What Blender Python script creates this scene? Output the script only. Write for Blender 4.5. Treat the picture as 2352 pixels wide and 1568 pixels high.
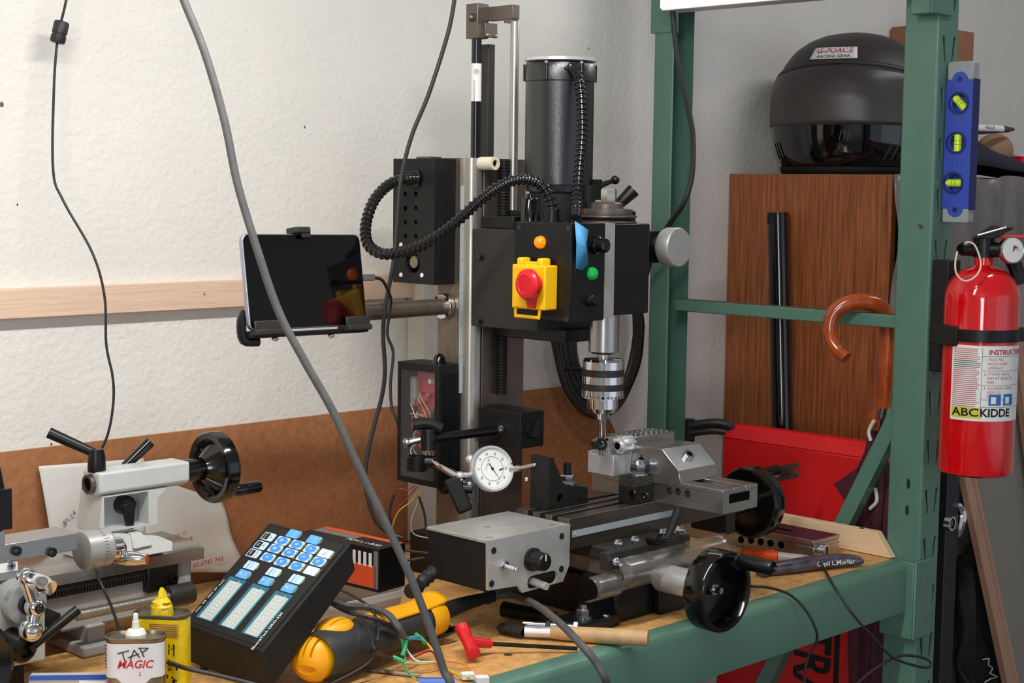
import bpy, bmesh, math, random
from mathutils import Vector as V, Matrix
random.seed(7)
for o in list(bpy.data.objects): bpy.data.objects.remove(o)
scene = bpy.context.scene
COL = scene.collection
# ---------------------------------------------------------------- camera (bench top is z = 0, back wall is y = 0)
F = 3635.3
CAM = V((0, -1.86, 0.56))
def axes(yaw, pitch, roll):
    yaw, pitch, roll = (math.radians(a) for a in (yaw, pitch, roll))
    f = V((math.sin(yaw)*math.cos(pitch), math.cos(yaw)*math.cos(pitch), -math.sin(pitch)))
    r = V((math.cos(yaw), -math.sin(yaw), 0)); u = r.cross(f)
    c, s = math.cos(roll), math.sin(roll)
    return c*r+s*u, -s*r+c*u, f
CR, CU, CF = axes(45.326, 5.509, 0.744)
cam = bpy.data.objects.new('camera', bpy.data.cameras.new('camera'))
COL.objects.link(cam)
cam.matrix_world = Matrix.Translation(CAM) @ Matrix((CR, CU, -CF)).transposed().to_4x4()
cam.data.sensor_width = 36; cam.data.lens = F*36/2352
cam.data.clip_start = 0.05
scene.camera = cam
# ---------------------------------------------------------------- world, lights, exposure
scene.view_settings.view_transform = 'Standard'
scene.view_settings.look = 'None'
scene.view_settings.gamma = 1
scene.view_settings.use_curve_mapping = False
scene.view_settings.exposure = 0.22
world = bpy.data.worlds.new('world'); scene.world = world
world.use_nodes = True
bg = world.node_tree.nodes['Background']
bg.inputs[0].default_value = (0.80, 0.88, 1.0, 1); bg.inputs[1].default_value = 0.4
def area_light(name, loc, target, sx, sy, power, col):
    l = bpy.data.lights.new(name, 'AREA'); l.shape = 'RECTANGLE'; l.size = sx; l.size_y = sy
    l.energy = power; l.color = col
    o = bpy.data.objects.new(name, l); COL.objects.link(o); o.location = loc
    o.rotation_euler = (V(target)-V(loc)).to_track_quat('-Z', 'Y').to_euler()
    return o
# daylight entering by the open garage door behind the camera, and the ceiling tube along the bench
area_light('garage_door_daylight', (2.2, -4.4, 0.25), (2.0, 0, 0.2), 2.6, 2.0, 5, (0.88, 0.93, 1.0))
area_light('left_window_daylight', (-1.95, -2.75, 0.70), (1.9, -0.4, 0.25), 1.2, 1.2, 44, (0.88, 0.93, 1.0))
area_light('ceiling_tube_light', (0.75, -0.80, 1.12), (0.75, -0.50, 0), 1.3, 0.06, 15, (1.0, 0.98, 0.945))
area_light('added_right_fill', (2.75, -0.95, 1.45), (2.75, -0.55, 0), 1.2, 0.08, 4.5, (0.94, 0.93, 1.0))  # added out-of-view fill lamp, there to lift the wall on the right

# ---------------------------------------------------------------- helpers
def P(px, py, x=None, y=None, z=None, d=None):
    r = CR*(px-1176) - CU*(py-784) + CF*F
    if d is not None: return CAM + r*(d/F)
    i, v = (0, x) if x is not None else (1, y) if y is not None else (2, z)
    return CAM + r*((v-CAM[i])/r[i])
def lin(c):
    c = c/255
    return c/12.92 if c <= 0.04045 else ((c+0.055)/1.055)**2.4
MATS = {}
def mat(name, rgb, rough=0.5, metal=0.0, var=0.0, vscale=30.0, bump=0.0, bscale=300.0, coat=0.0, trans=0.0, emit=0.0,
        stretch=(1, 1, 1), rgb2=None, alpha=1.0, spec=0.5, detail=6.0, rvar=0.0):
    m = bpy.data.materials.new(name); m.use_nodes = True
    nt = m.node_tree; b = nt.nodes['Principled BSDF']; L = nt.links.new
    col = [lin(c) for c in rgb]
    b.inputs['Base Color'].default_value = (*col, 1)
    b.inputs['Roughness'].default_value = rough
    b.inputs['Metallic'].default_value = metal
    b.inputs['Specular IOR Level'].default_value = spec
    if coat: b.inputs['Coat Weight'].default_value = coat; b.inputs['Coat Roughness'].default_value = 0.08
    if trans: b.inputs['Transmission Weight'].default_value = trans
    if alpha < 1: b.inputs['Alpha'].default_value = alpha
    if emit: b.inputs['Emission Color'].default_value = (*col, 1); b.inputs['Emission Strength'].default_value = emit
    if var or bump or rvar:
        tc = nt.nodes.new('ShaderNodeTexCoord'); mp = nt.nodes.new('ShaderNodeMapping')
        L(tc.outputs['Object'], mp.inputs[0]); mp.inputs['Scale'].default_value = stretch
    if var or rvar:
        n = nt.nodes.new('ShaderNodeTexNoise'); n.inputs['Scale'].default_value = vscale; n.inputs['Detail'].default_value = detail
        n.inputs['Roughness'].default_value = 0.65
        L(mp.outputs[0], n.inputs['Vector'])
        if var:
            cr = nt.nodes.new('ShaderNodeValToRGB')
            c2 = [lin(c) for c in rgb2] if rgb2 else [c*(1-var) for c in col]
            c1 = col if rgb2 else [min(1, c*(1+var*0.6)) for c in col]
            cr.color_ramp.elements[0].position = 0.32; cr.color_ramp.elements[1].position = 0.68
            cr.color_ramp.elements[0].color = (*c2, 1); cr.color_ramp.elements[1].color = (*c1, 1)
            L(n.outputs[0], cr.inputs[0]); L(cr.outputs[0], b.inputs['Base Color'])
        if rvar:
            mr = nt.nodes.new('ShaderNodeMapRange'); mr.inputs['To Min'].default_value = max(0.03, rough-rvar); mr.inputs['To Max'].default_value = min(1, rough+rvar)
            L(n.outputs[0], mr.inputs[0]); L(mr.outputs[0], b.inputs['Roughness'])
    if bump:
        n2 = nt.nodes.new('ShaderNodeTexNoise'); n2.inputs['Scale'].default_value = bscale; n2.inputs['Detail'].default_value = 3
        L(mp.outputs[0], n2.inputs['Vector'])
        bp = nt.nodes.new('ShaderNodeBump'); bp.inputs['Strength'].default_value = bump; bp.inputs['Distance'].default_value = 0.002
        L(n2.outputs[0], bp.inputs['Height']); L(bp.outputs[0], b.inputs['Normal'])
    MATS[name] = m
    return m
def frame(axis):
    a = V(axis).normalized()
    t = V((0, 0, 1)) if abs(a.z) < 0.9 else V((1, 0, 0))
    e1 = t.cross(a).normalized(); e2 = a.cross(e1)
    return a, e1, e2
def catmull(pts, sub):
    pts = [V(p) for p in pts]
    if sub <= 1 or len(pts) < 3: return pts
    q = [2*pts[0]-pts[1]] + pts + [2*pts[-1]-pts[-2]]
    out = []
    for i in range(1, len(q)-2):
        p0, p1, p2, p3 = q[i-1:i+3]
        for k in range(sub):
            t = k/sub
            out.append(0.5*((2*p1)+(p2-p0)*t+(2*p0-5*p1+4*p2-p3)*t*t+(3*p1-p0-3*p2+p3)*t**3))
    out.append(pts[-1])
    return out
ORG = {}
def root_org(o):
    while o.parent: o = o.parent
    return ORG[o.name]
class B:
    def __init__(s): s.v = []; s.f = []
    def add(s, vs, fs):
        k = len(s.v); s.v += [V(v) for v in vs]; s.f += [tuple(i+k for i in f) for f in fs]; return s
    def obox(s, c, ax, ay, az):
        c, ax, ay, az = V(c), V(ax), V(ay), V(az)
        vs = [c+ax*i+ay*j+az*k for k in (-1, 1) for i, j in ((-1, -1), (1, -1), (1, 1), (-1, 1))]
        return s.add(vs, [(3, 2, 1, 0), (4, 5, 6, 7), (0, 1, 5, 4), (1, 2, 6, 5), (2, 3, 7, 6), (3, 0, 4, 7)])
    def box(s, lo, hi):
        lo, hi = V(lo), V(hi); h = (hi-lo)/2
        return s.obox((lo+hi)/2, (h.x, 0, 0), (0, h.y, 0), (0, 0, h.z))
    def lathe(s, o, axis, prof, n=28, fn=None):
        o = V(o); a, e1, e2 = frame(axis); vs = []; fs = []; rings = []
        for r, h in prof:
            if r < 1e-6: rings.append([len(vs)]); vs.append(o+a*h)
            else:
                ring = []
                for i in range(n):
                    t = 2*math.pi*i/n; rr = r*(fn(t, h) if fn else 1)
                    ring.append(len(vs)); vs.append(o+a*h+(e1*math.cos(t)+e2*math.sin(t))*rr)
                rings.append(ring)
        for A, C in zip(rings, rings[1:]):
            if len(A) == 1 and len(C) == 1: continue
            for i in range(n):
                j = (i+1) % n
                if len(A) == 1: fs.append((A[0], C[j], C[i]))
                elif len(C) == 1: fs.append((A[i], A[j], C[0]))
                else: fs.append((A[i], A[j], C[j], C[i]))
        if len(rings[0]) > 1: fs.append(tuple(reversed(rings[0])))
        if len(rings[-1]) > 1: fs.append(tuple(rings[-1]))
        return s.add(vs, fs)
    def cyl(s, p0, p1, r0, r1=None, n=24):
        p0, p1 = V(p0), V(p1); d = p1-p0
        return s.lathe(p0, d, [(r0, 0), (r0 if r1 is None else r1, d.length)], n)
    def ring(s, p0, p1, ro, ri, n=28):
        p0, p1 = V(p0), V(p1); L = (p1-p0).length
        o = V(p0); a, e1, e2 = frame(p1-p0); vs = []; fs = []
        for r, h in ((ro, 0), (ro, L), (ri, L), (ri, 0)):
            for i in range(n):
                t = 2*math.pi*i/n; vs.append(o+a*h+(e1*math.cos(t)+e2*math.sin(t))*r)
        for k in range(4):
            for i in range(n):
                j = (i+1) % n; m = (k+1) % 4
                fs.append((k*n+i, k*n+j, m*n+j, m*n+i))
        return s.add(vs, fs)
    def prism(s, pts, vec):
        pts = [V(p) for p in pts]; vec = V(vec); n = len(pts)
        return s.add(pts+[p+vec for p in pts], [tuple(range(n))[::-1], tuple(range(n, 2*n))] + [(i, (i+1) % n, n+(i+1) % n, n+i) for i in range(n)])
    def tube(s, pts, r, n=8, sub=6, rfn=None, caps=True):
        pts = catmull(pts, sub); vs = []; fs = []
        t0 = (pts[1]-pts[0]).normalized(); a, e1, e2 = frame(t0); L = 0
        for i, p in enumerate(pts):
            t = (pts[min(i+1, len(pts)-1)]-pts[max(i-1, 0)])
            t = t.normalized() if t.length > 1e-9 else t0
            q = t0.rotation_difference(t); e1 = q @ e1; e2 = q @ e2; t0 = t
            if i: L += (p-pts[i-1]).length
            rr = rfn(i/(len(pts)-1), L) if rfn else r
            for k in range(n):
                an = 2*math.pi*k/n; vs.append(p+(e1*math.cos(an)+e2*math.sin(an))*rr)
        for i in range(len(pts)-1):
            for k in range(n):
                m = (k+1) % n; fs.append((i*n+k, i*n+m, (i+1)*n+m, (i+1)*n+k))
        if caps: fs += [tuple(range(n))[::-1], tuple(range((len(pts)-1)*n, len(pts)*n))]
        return s.add(vs, fs)
    def ball(s, c, r, n=20, m=12, sc=(1, 1, 1), ax=None):
        c = V(c); A = ax or (V((1, 0, 0)), V((0, 1, 0)), V((0, 0, 1))); vs = []; fs = []
        for j in range(1, m):
            th = math.pi*j/m
            for i in range(n):
                ph = 2*math.pi*i/n
                q = (math.sin(th)*math.cos(ph)*sc[0]*r, math.sin(th)*math.sin(ph)*sc[1]*r, math.cos(th)*sc[2]*r)
                vs.append(c+A[0]*q[0]+A[1]*q[1]+A[2]*q[2])
        vs += [c+A[2]*sc[2]*r, c-A[2]*sc[2]*r]; T = len(vs)-2
        for j in range(m-2):
            for i in range(n):
                k = (i+1) % n; fs.append((j*n+i, (j+1)*n+i, (j+1)*n+k, j*n+k))
        for i in range(n):
            k = (i+1) % n; fs.append((T, i, k)); fs.append((T+1, (m-2)*n+k, (m-2)*n+i))
        return s.add(vs, fs)
    def grid(s, nu, nv, fn, close_u=False):
        vs = [fn(i/(nu if close_u else nu-1), j/(nv-1)) for j in range(nv) for i in range(nu)]; fs = []
        for j in range(nv-1):
            for i in range(nu if close_u else nu-1):
                k = (i+1) % nu; fs.append((j*nu+i, j*nu+k, (j+1)*nu+k, (j+1)*nu+i))
        return s.add(vs, fs)
    def build(s, name, m, parent=None, bevel=0.0, seg=2, ang=35, loc=None, solid=0.0, recalc=True):
        me = bpy.data.meshes.new(name)
        if parent: org = root_org(parent)
        else: org = V(loc) if loc is not None else V((sum(v.x for v in s.v)/len(s.v), sum(v.y for v in s.v)/len(s.v), min(v.z for v in s.v)))
        me.from_pydata([v-org for v in s.v], [], s.f); me.update()
        if recalc:
            bm = bmesh.new(); bm.from_mesh(me); bmesh.ops.recalc_face_normals(bm, faces=bm.faces); bm.to_mesh(me); bm.free()
        me.materials.append(MATS[m] if isinstance(m, str) else m)
        me.shade_smooth(); me.set_sharp_from_angle(angle=math.radians(ang))
        o = bpy.data.objects.new(name, me); COL.objects.link(o)
        if parent: o.parent = parent
        else: o.location = org; ORG[o.name] = org
        if solid:
            md = o.modifiers.new('solid', 'SOLIDIFY'); md.thickness = solid; md.offset = 0
        if bevel:
            md = o.modifiers.new('bevel', 'BEVEL'); md.width = bevel; md.segments = seg; md.limit_method = 'ANGLE'; md.angle_limit = math.radians(40)
        return o
def cut(o, cb):
    org = root_org(o)
    me = bpy.data.meshes.new('cutter'); me.from_pydata([v-org for v in cb.v], [], cb.f); me.update()
    bm = bmesh.new(); bm.from_mesh(me); bmesh.ops.recalc_face_normals(bm, faces=bm.faces); bm.to_mesh(me); bm.free()
    c = bpy.data.objects.new('cutter', me); COL.objects.link(c); c.location = org
    if o.parent: c.parent = o.parent; c.location = (0, 0, 0)
    keep = [(m.name, m.type) for m in o.modifiers]
    bv = o.modifiers.get('bevel'); w = bv.width if bv else 0
    if bv: o.modifiers.remove(bv)
    md = o.modifiers.new('cut', 'BOOLEAN'); md.object = c; md.operation = 'DIFFERENCE'; md.solver = 'EXACT'
    md.use_self = False
    dg = bpy.context.evaluated_depsgraph_get()
    new = bpy.data.meshes.new_from_object(o.evaluated_get(dg))
    o.modifiers.clear(); o.data = new
    new.shade_smooth(); new.set_sharp_from_angle(angle=math.radians(35))
    bpy.data.objects.remove(c)
    return o
def tag(o, label, cat=None, group=None, kind=None):
    o['label'] = label
    if cat: o['category'] = cat
    if group: o['group'] = group
    if kind: o['kind'] = kind
    return o
def thing(name, label, cat, loc, group=None):
    o = bpy.data.objects.new(name, None); COL.objects.link(o); o.location = loc; o.empty_display_size = 0.02
    ORG[o.name] = V(loc)
    return tag(o, label, cat, group)
def text(s, size, mapfn, m, parent, name='lettering', align='CENTER', bold=0.0, shear=0.0, space=1.0):
    cu = bpy.data.curves.new('t', 'FONT'); cu.body = s; cu.size = size; cu.align_x = align; cu.align_y = 'CENTER'
    cu.offset = bold*size; cu.shear = shear; cu.space_character = space; cu.resolution_u = 3; cu.fill_mode = 'FRONT'
    t = bpy.data.objects.new('t', cu); COL.objects.link(t)
    dg = bpy.context.evaluated_depsgraph_get()
    me = bpy.data.meshes.new_from_object(t.evaluated_get(dg))
    bpy.data.objects.remove(t)
    org = root_org(parent)
    for v in me.vertices: v.co = mapfn(v.co.x, v.co.y) - org
    me.materials.clear(); me.materials.append(MATS[m]); me.name = name
    o = bpy.data.objects.new(name, me); COL.objects.link(o); o.parent = parent
    return o
def plane_map(o, xd, yd):
    o, xd, yd = V(o), V(xd).normalized(), V(yd).normalized()
    return lambda x, y: o+xd*x+yd*y
def hexnut(b, p, axis, r, h): return b.lathe(p, axis, [(r*0.9, 0), (r, h*0.12), (r, h*0.88), (r*0.86, h)], 6)
X, Y, Z = V((1, 0, 0)), V((0, 1, 0)), V((0, 0, 1))
# ---------------------------------------------------------------- materials
mat('wall', (224, 221, 213), 0.85, var=0.04, vscale=6, bump=0.8, bscale=130)
mat('floor', (110, 105, 100), 0.8, var=0.2, vscale=8)
mat('pine', (224, 192, 166), 0.6, var=0.14, vscale=14, stretch=(1.2, 12, 30))
mat('pine_pale', (232, 200, 160), 0.6, var=0.12, vscale=14, stretch=(12, 1.5, 22))
mat('hardboard', (170, 114, 74), 0.6, var=0.22, vscale=90, bump=0.15, bscale=500)
mat('particle', (212, 160, 96), 0.62, var=0.34, vscale=75, bump=0.1, bscale=700)
mat('particle_edge', (60, 38, 18), 0.8)
mat('green', (88, 126, 110), 0.34, var=0.05, vscale=25, bump=0.03, bscale=120)
mat('green_dust', (92, 112, 90), 0.6, var=0.2, vscale=60)
mat('dark', (6, 6, 6), 0.9, spec=0.1)
mat('black', (13, 13, 14), 0.36, var=0.2, vscale=80, spec=0.4)
mat('black_gloss', (9, 9, 10), 0.14, coat=0.3)
mat('black_matte', (22, 22, 22), 0.6, var=0.3, vscale=60, spec=0.35)
mat('cast_black', (24, 23, 22), 0.55, var=0.4, vscale=120, bump=0.12, bscale=700, spec=0.35)
mat('charcoal', (40, 39, 37), 0.5, var=0.2, vscale=60)
mat('rubber', (34, 34, 35), 0.5, var=0.15, vscale=60)
mat('rubber_gray', (84, 84, 84), 0.55, var=0.2, vscale=60)
mat('hose', (24, 25, 27), 0.18)
mat('steel', (190, 184, 174), 0.32, 0.85, var=0.08, vscale=25, stretch=(3, 3, 0.4))
mat('steel_dark', (118, 108, 100), 0.4, 0.8, var=0.12, vscale=30)
mat('steel_brown', (132, 120, 106), 0.42, 0.7, var=0.15, vscale=30, stretch=(4, 4, 0.5))
mat('ground_steel', (180, 178, 176), 0.27, 0.95, var=0.07, vscale=18, rvar=0.05)
mat('aluminium', (222, 222, 224), 0.36, 0.65, var=0.06, vscale=40, rvar=0.05)
mat('aluminium_plate', (204, 203, 199), 0.42, 0.6, var=0.12, vscale=35)
mat('anodised', (176, 176, 174), 0.42, 0.6)
mat('chrome', (225, 225, 228), 0.09, 1)
mat('zinc', (190, 196, 202), 0.25, 1)
mat('oiled_table', (104, 95, 86), 0.34, 0.8, var=0.2, vscale=40, stretch=(0.5, 4, 4))
mat('scale_sticker', (186, 196, 200), 0.4, 0.3)
mat('lathe_gray', (196, 199, 196), 0.36, var=0.06, vscale=20, coat=0.15)
mat('lathe_gray_dirty', (158, 160, 160), 0.45, var=0.14, vscale=25)
mat('red_plastic', (214, 30, 42), 0.32)
mat('red_gloss', (216, 12, 22), 0.10, coat=0.8)
mat('red_dusty', (206, 36, 34), 0.4)
mat('yellow_plastic', (246, 190, 12), 0.38)
mat('tool_yellow', (240, 168, 8), 0.42)
mat('tool_gray', (48, 49, 51), 0.5, var=0.15, vscale=40)
mat('amber_lamp', (255, 120, 8), 0.2, coat=0.4, emit=0.7)
mat('green_lamp', (10, 150, 60), 0.2, coat=0.4, emit=0.25)
mat('blue_tape', (70, 150, 200), 0.6, var=0.15, vscale=60)
mat('ivory', (222, 214, 190), 0.45)
mat('white_paint', (214, 208, 198), 0.6, var=0.08, vscale=20)
mat('white', (236, 236, 234), 0.5)
mat('paper', (222, 220, 214), 0.8, var=0.06, vscale=12, bump=0.3, bscale=30)
mat('ink_black', (16, 16, 18), 0.6)
mat('ink_gray', (88, 88, 92), 0.6)
mat('ink_red', (190, 30, 44), 0.6)
mat('ink_pink', (196, 112, 118), 0.6)
mat('ink_white', (232, 232, 230), 0.6)
mat('ink_yellow', (210, 206, 60), 0.6)
mat('ink_blue', (30, 110, 190), 0.5)
mat('screen_black', (5, 5, 7), 0.05, spec=0.6)
mat('tablet_edge', (176, 180, 200), 0.3, 0.8)
mat('pcb_red', (190, 40, 52), 0.5, var=0.35, vscale=120)
mat('wire_red', (176, 24, 36), 0.4)
mat('wire_yellow', (206, 190, 60), 0.4)
mat('wire_green', (50, 170, 110), 0.4)
mat('wire_blue', (70, 130, 180), 0.4)
mat('wire_orange', (220, 130, 40), 0.4)
mat('wire_white', (214, 214, 206), 0.4)
mat('wire_beige', (190, 180, 150), 0.45)
mat('clear', (235, 238, 240), 0.08, trans=1.0, alpha=0.35)
mat('clear_frost', (216, 218, 220), 0.25, trans=0.3, alpha=0.62)
mat('clear_scuffed', (205, 200, 195), 0.18, trans=0.8, alpha=0.40, rvar=0.12, vscale=60, stretch=(0.3, 3, 3))
mat('cover_clear', (200, 200, 205), 0.08, alpha=0.06)
mat('lcd', (186, 194, 192), 0.45)
mat('lcd_digit', (208, 214, 208), 0.45)
mat('lcd_frame', (30, 104, 124), 0.4)
mat('key_blue', (96, 170, 240), 0.5)
mat('key_dot', (66, 146, 232), 0.5)
mat('key_white', (196, 222, 246), 0.5)
mat('box_orange', (226, 84, 40), 0.35)
mat('box_gray', (120, 116, 112), 0.4)
mat('can_white', (218, 220, 226), 0.35, var=0.06, vscale=18)
mat('can_metal', (150, 140, 122), 0.3, 0.9, var=0.3, vscale=30)
mat('can_yellow', (226, 196, 10), 0.38, var=0.25, vscale=60)
mat('can_grime', (90, 84, 66), 0.55, 0.3, var=0.4, vscale=90)
mat('nozzle_white', (222, 220, 210), 0.5)
mat('cap_yellow', (228, 192, 20), 0.45, var=0.3, vscale=150)
mat('wood_dark', (178, 106, 60), 0.38, var=0.4, vscale=13, stretch=(14, 14, 0.6), rgb2=(108, 56, 26), detail=8)
mat('plastic_sheet', (112, 108, 104), 0.3, var=0.25, vscale=18, bump=0.9, bscale=26, stretch=(1, 3, 0.6))
mat('carton', (158, 108, 80), 0.75, var=0.12, vscale=30)
mat('cane', (168, 74, 28), 0.16, var=0.4, vscale=22, stretch=(3, 3, 1), coat=0.6)
mat('maroon', (78, 22, 40), 0.65, var=0.25, vscale=25)
mat('red_box', (216, 24, 28), 0.42, var=0.06, vscale=10)
mat('helmet_matte', (52, 47, 45), 0.5, var=0.15, vscale=40)
mat('helmet_gloss', (7, 7, 9), 0.07, coat=0.6)
mat('visor', (62, 57, 56), 0.36, var=0.2, vscale=10)
mat('level_blue', (52, 76, 178), 0.42)
mat('level_navy', (24, 32, 96), 0.45)
mat('level_gray', (150, 158, 160), 0.5)
mat('vial', (196, 226, 40), 0.15, coat=0.4, emit=0.15)
mat('navy_cloth', (22, 24, 38), 0.8)
mat('tan', (160, 124, 96), 0.8, var=0.1, vscale=40)
mat('panel_gray', (140, 136, 126), 0.7, var=0.05, vscale=6)
mat('moulding', (176, 138, 112), 0.6, var=0.1, vscale=20, stretch=(6, 6, 0.6))
mat('shaggy', (42, 39, 36), 0.9, var=0.6, vscale=45, bump=1.0, bscale=160, stretch=(1, 1, 0.25))
mat('swirl', (36, 32, 42), 0.22, var=0.6, vscale=30, rgb2=(92, 84, 96), coat=0.5, stretch=(1, 3, 3))
mat('handle_wood', (196, 160, 112), 0.55, var=0.15, vscale=30, stretch=(1, 4, 4))
mat('bristle', (34, 28, 24), 0.85, var=0.5, vscale=150, bump=0.6, bscale=500)
mat('blue_plastic', (40, 90, 180), 0.4)
mat('fixture_white', (225, 225, 228), 0.4)
mat('tube_glow', (255, 255, 255), 0.4, emit=6.0)
mat('steel_rule', (120, 112, 108), 0.35, 0.9)
mat('pole_navy', (20, 22, 34), 0.5)
mat('marker_body', (168, 164, 158), 0.45)
mat('marker_orange', (222, 84, 22), 0.4)
mat('motor_black', (16, 17, 20), 0.3, spec=0.9, bump=0.15, bscale=500)
# ---------------------------------------------------------------- the room
def struct(o): o['kind'] = 'structure'; return o
struct(B().box((-2, 0, -0.95), (4.6, 0.1, 1.6)).build('wall_back', 'wall'))
struct(B().box((-2.1, -4.6, -0.95), (-2, 0.1, 1.6)).build('wall_left', 'wall'))
struct(B().box((4.5, -4.6, -0.95), (4.6, 0, 1.6)).build('wall_right', 'wall'))
struct(B().box((-2.1, -4.6, -1.0), (4.6, 0.1, -0.95)).build('floor', 'floor'))
struct(B().box((-2.1, -4.6, 1.6), (4.6, 0.1, 1.65)).build('ceiling', 'wall'))
struct(B().box((-1.9, -0.018, 0.389), (1.669, 0, 0.4262)).build('trim_1', 'pine', bevel=0.001))
# white painted stud standing on the wall behind the mill column
tag(B().box((1.645, -0.040, 0.0), (1.735, -0.0015, 0.47)).build('wall_board', 'white_paint', bevel=0.002),
    'white painted vertical board against the wall behind the mill column', 'board')
# hardboard back panel
q0, q1 = P(1364, 876, y=-0.006), P(1411, 985, y=-0.006)
k = (q1-q0)/(q1.z-q0.z)
qb = q0+k*(0.0-q0.z)
tag(B().prism([(-0.2, -0.0008, 0.001), (qb.x, -0.0008, 0.001), (q0.x, -0.0008, 0.2195), (-0.2, -0.0008, 0.2175)], (0, -0.0052, 0)).build('hardboard_panel', 'hardboard'),
    'brown hardboard sheet leaning along the wall behind the workbench', 'panel')
# ---------------------------------------------------------------- green rack
rk = thing('storage_rack', 'green steel pallet rack with slotted posts carrying the workbench', 'rack', (2.16, -0.36, -0.95))
PX0, PX1, FY0, FY1 = 2.135, 2.193, -0.632, -0.573
def rpost(y0, y1):
    r = 0.0045; pts = []
    for cx_, cy_, a0 in ((PX1-r, y1-r, 0), (PX0+r, y1-r, 90), (PX0+r, y0+r, 180), (PX1-r, y0+r, 270)):
        for k in range(5): a = math.radians(a0+22.5*k); pts.append((cx_+r*math.cos(a), cy_+r*math.sin(a), -0.95))
    return B().prism(pts, (0, 0, 2.2)).build('post', 'green', rk)
b = rpost(FY0, FY1)
c = B().box((PX0+0.0022, FY0+0.0022, -1.0), (PX1-0.0022, FY1+0.02, 1.3))
cut(b, c)
c = B()
z0 = P(2170, 112, y=FY0).z
for k in range(-3, 22):
    z = z0-0.0762*k+0.0
    if z < -0.6 or (-0.13 < z < 0.01 and False): continue
    for s_, xa, xb in ((1, 0.014, 0.020), (-1, 0.046, 0.040)):
        if -0.125 < z < 0.012 and s_ == 1: continue
        w = 0.0045
        pts = [(PX0+xa-w, FY0-0.005, z+0.019), (PX0+xa+w, FY0-0.005, z+0.019), (PX0+xb+w*0.5, FY0-0.005, z-0.019), (PX0+xb-w*0.5, FY0-0.005, z-0.019)]
        c.prism(pts, (0, 0.012, 0))
for px, py in ((2086, 1111), (2083, 1172)):
    q = P(px, py, x=PX0); c.add(*[(lambda bb: (bb.v, bb.f))(B().ball(q, 0.0085, 12, 8, (1, 0.42, 1)))][0])
cut(b, c)
# rear post, open to the front
RY0, RY1 = -0.128, -0.084
b = rpost(RY0, RY1)
cut(b, B().box((PX0+0.0022, RY0-0.02, -1.0), (PX1-0.0022, RY1-0.0022, 1.3)))
b = B(); q = P(1492, 0, x=PX0-0.002); zc = P(1490, 78, x=PX0).z
b.box((PX0-0.003, RY0+0.006, zc), (PX0+0.02, RY1+0.006, 1.2)); b.build('beam_connector', 'green', rk, bevel=0.001)
# cross bar and diagonal brace
za, zb = P(1800, 705, x=2.150).z, P(1800, 733.5, x=2.150).z
B().box((2.150, RY0-0.001, zb), (2.174, FY1+0.003, za)).build('cross_bar', 'green', rk, bevel=0.002)
A_, B_ = P(2052, 960, x=2.148), P(1938, 1190, x=2.148)
dv = (B_-A_).normalized(); A_ = A_-dv*0.02
t_ = (RY0-0.0-B_.y)/dv.y
E_ = B_+dv*min(t_, 0.62)
nrm = V((0, -dv.z, dv.y)).normalized()
c_ = (A_+E_)/2+V((0.012, 0, 0))
B().obox(c_, dv*((E_-A_).length/2), nrm*0.0125, V((0.012, 0, 0))).build('diagonal_brace', 'green', rk, bevel=0.0015)
# front beam with rolled top edge and end connector
prof = [(-0.594, -0.02), (-0.594, 0.0), (-0.606, 0.0), (-0.613, -0.0015), (-0.6185, -0.006), (-0.6205, -0.012), (-0.6205, -0.078), (-0.590, -0.078), (-0.590, -0.02)]
B().prism([(-0.6, y, z) for y, z in prof], (2.735, 0, 0)).build('front_beam', 'green', rk, ang=50)
B().prism([(0.2, y, z) for y, z in [(-0.02, -0.02), (-0.012, -0.02), (-0.012, -0.09), (-0.05, -0.09), (-0.05, -0.02)]], (1.935, 0, 0)).build('rear_beam', 'green', rk)
zc2 = P(2086, 1476, y=-0.636).z
b = B().box((2.120, -0.6365, zc2), (2.172, -0.6325, 0.0015)); b.box((2.120, -0.6325, zc2), (2.1345, -0.575, -0.001))
b.build('beam_connector', 'green', rk, bevel=0.002)
for z in (-0.035, -0.062, -0.088):
    B().box((2.150, -0.6372, z-0.005), (2.155, -0.6362, z+0.005)).build('connector_tab', 'green_dust', rk, bevel=0.0004)
zt = P(2096, 22, y=-0.636).z
b = B().box((2.105, -0.6365, zt), (2.168, -0.6325, 1.2)); b.box((2.105, -0.6325, zt), (2.1345, -0.60, 1.2)); b.build('beam_connector', 'green', rk, bevel=0.002)
q = P(2117, 517, x=PX0)
b = hexnut(B(), q, (-1, 0, 0), 0.0035, 0.006); b.build('bolt', 'zinc', rk)
# under-shelf light at the end of the rack
lf = thing('shop_light', 'white glowing tube light fixture hanging under the rack top by the rear post', 'light', (2.08, -0.30, 0.86))
q = P(1522, 21, x=2.076)
B().box((2.074, -0.66, q.z-0.003), (2.118, q.y+0.002, q.z+0.075)).build('housing', 'fixture_white', lf, bevel=0.002)
B().box((2.070, -0.655, q.z+0.001), (2.0738, q.y, q.z+0.06)).build('diffuser', 'tube_glow', lf)
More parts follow.
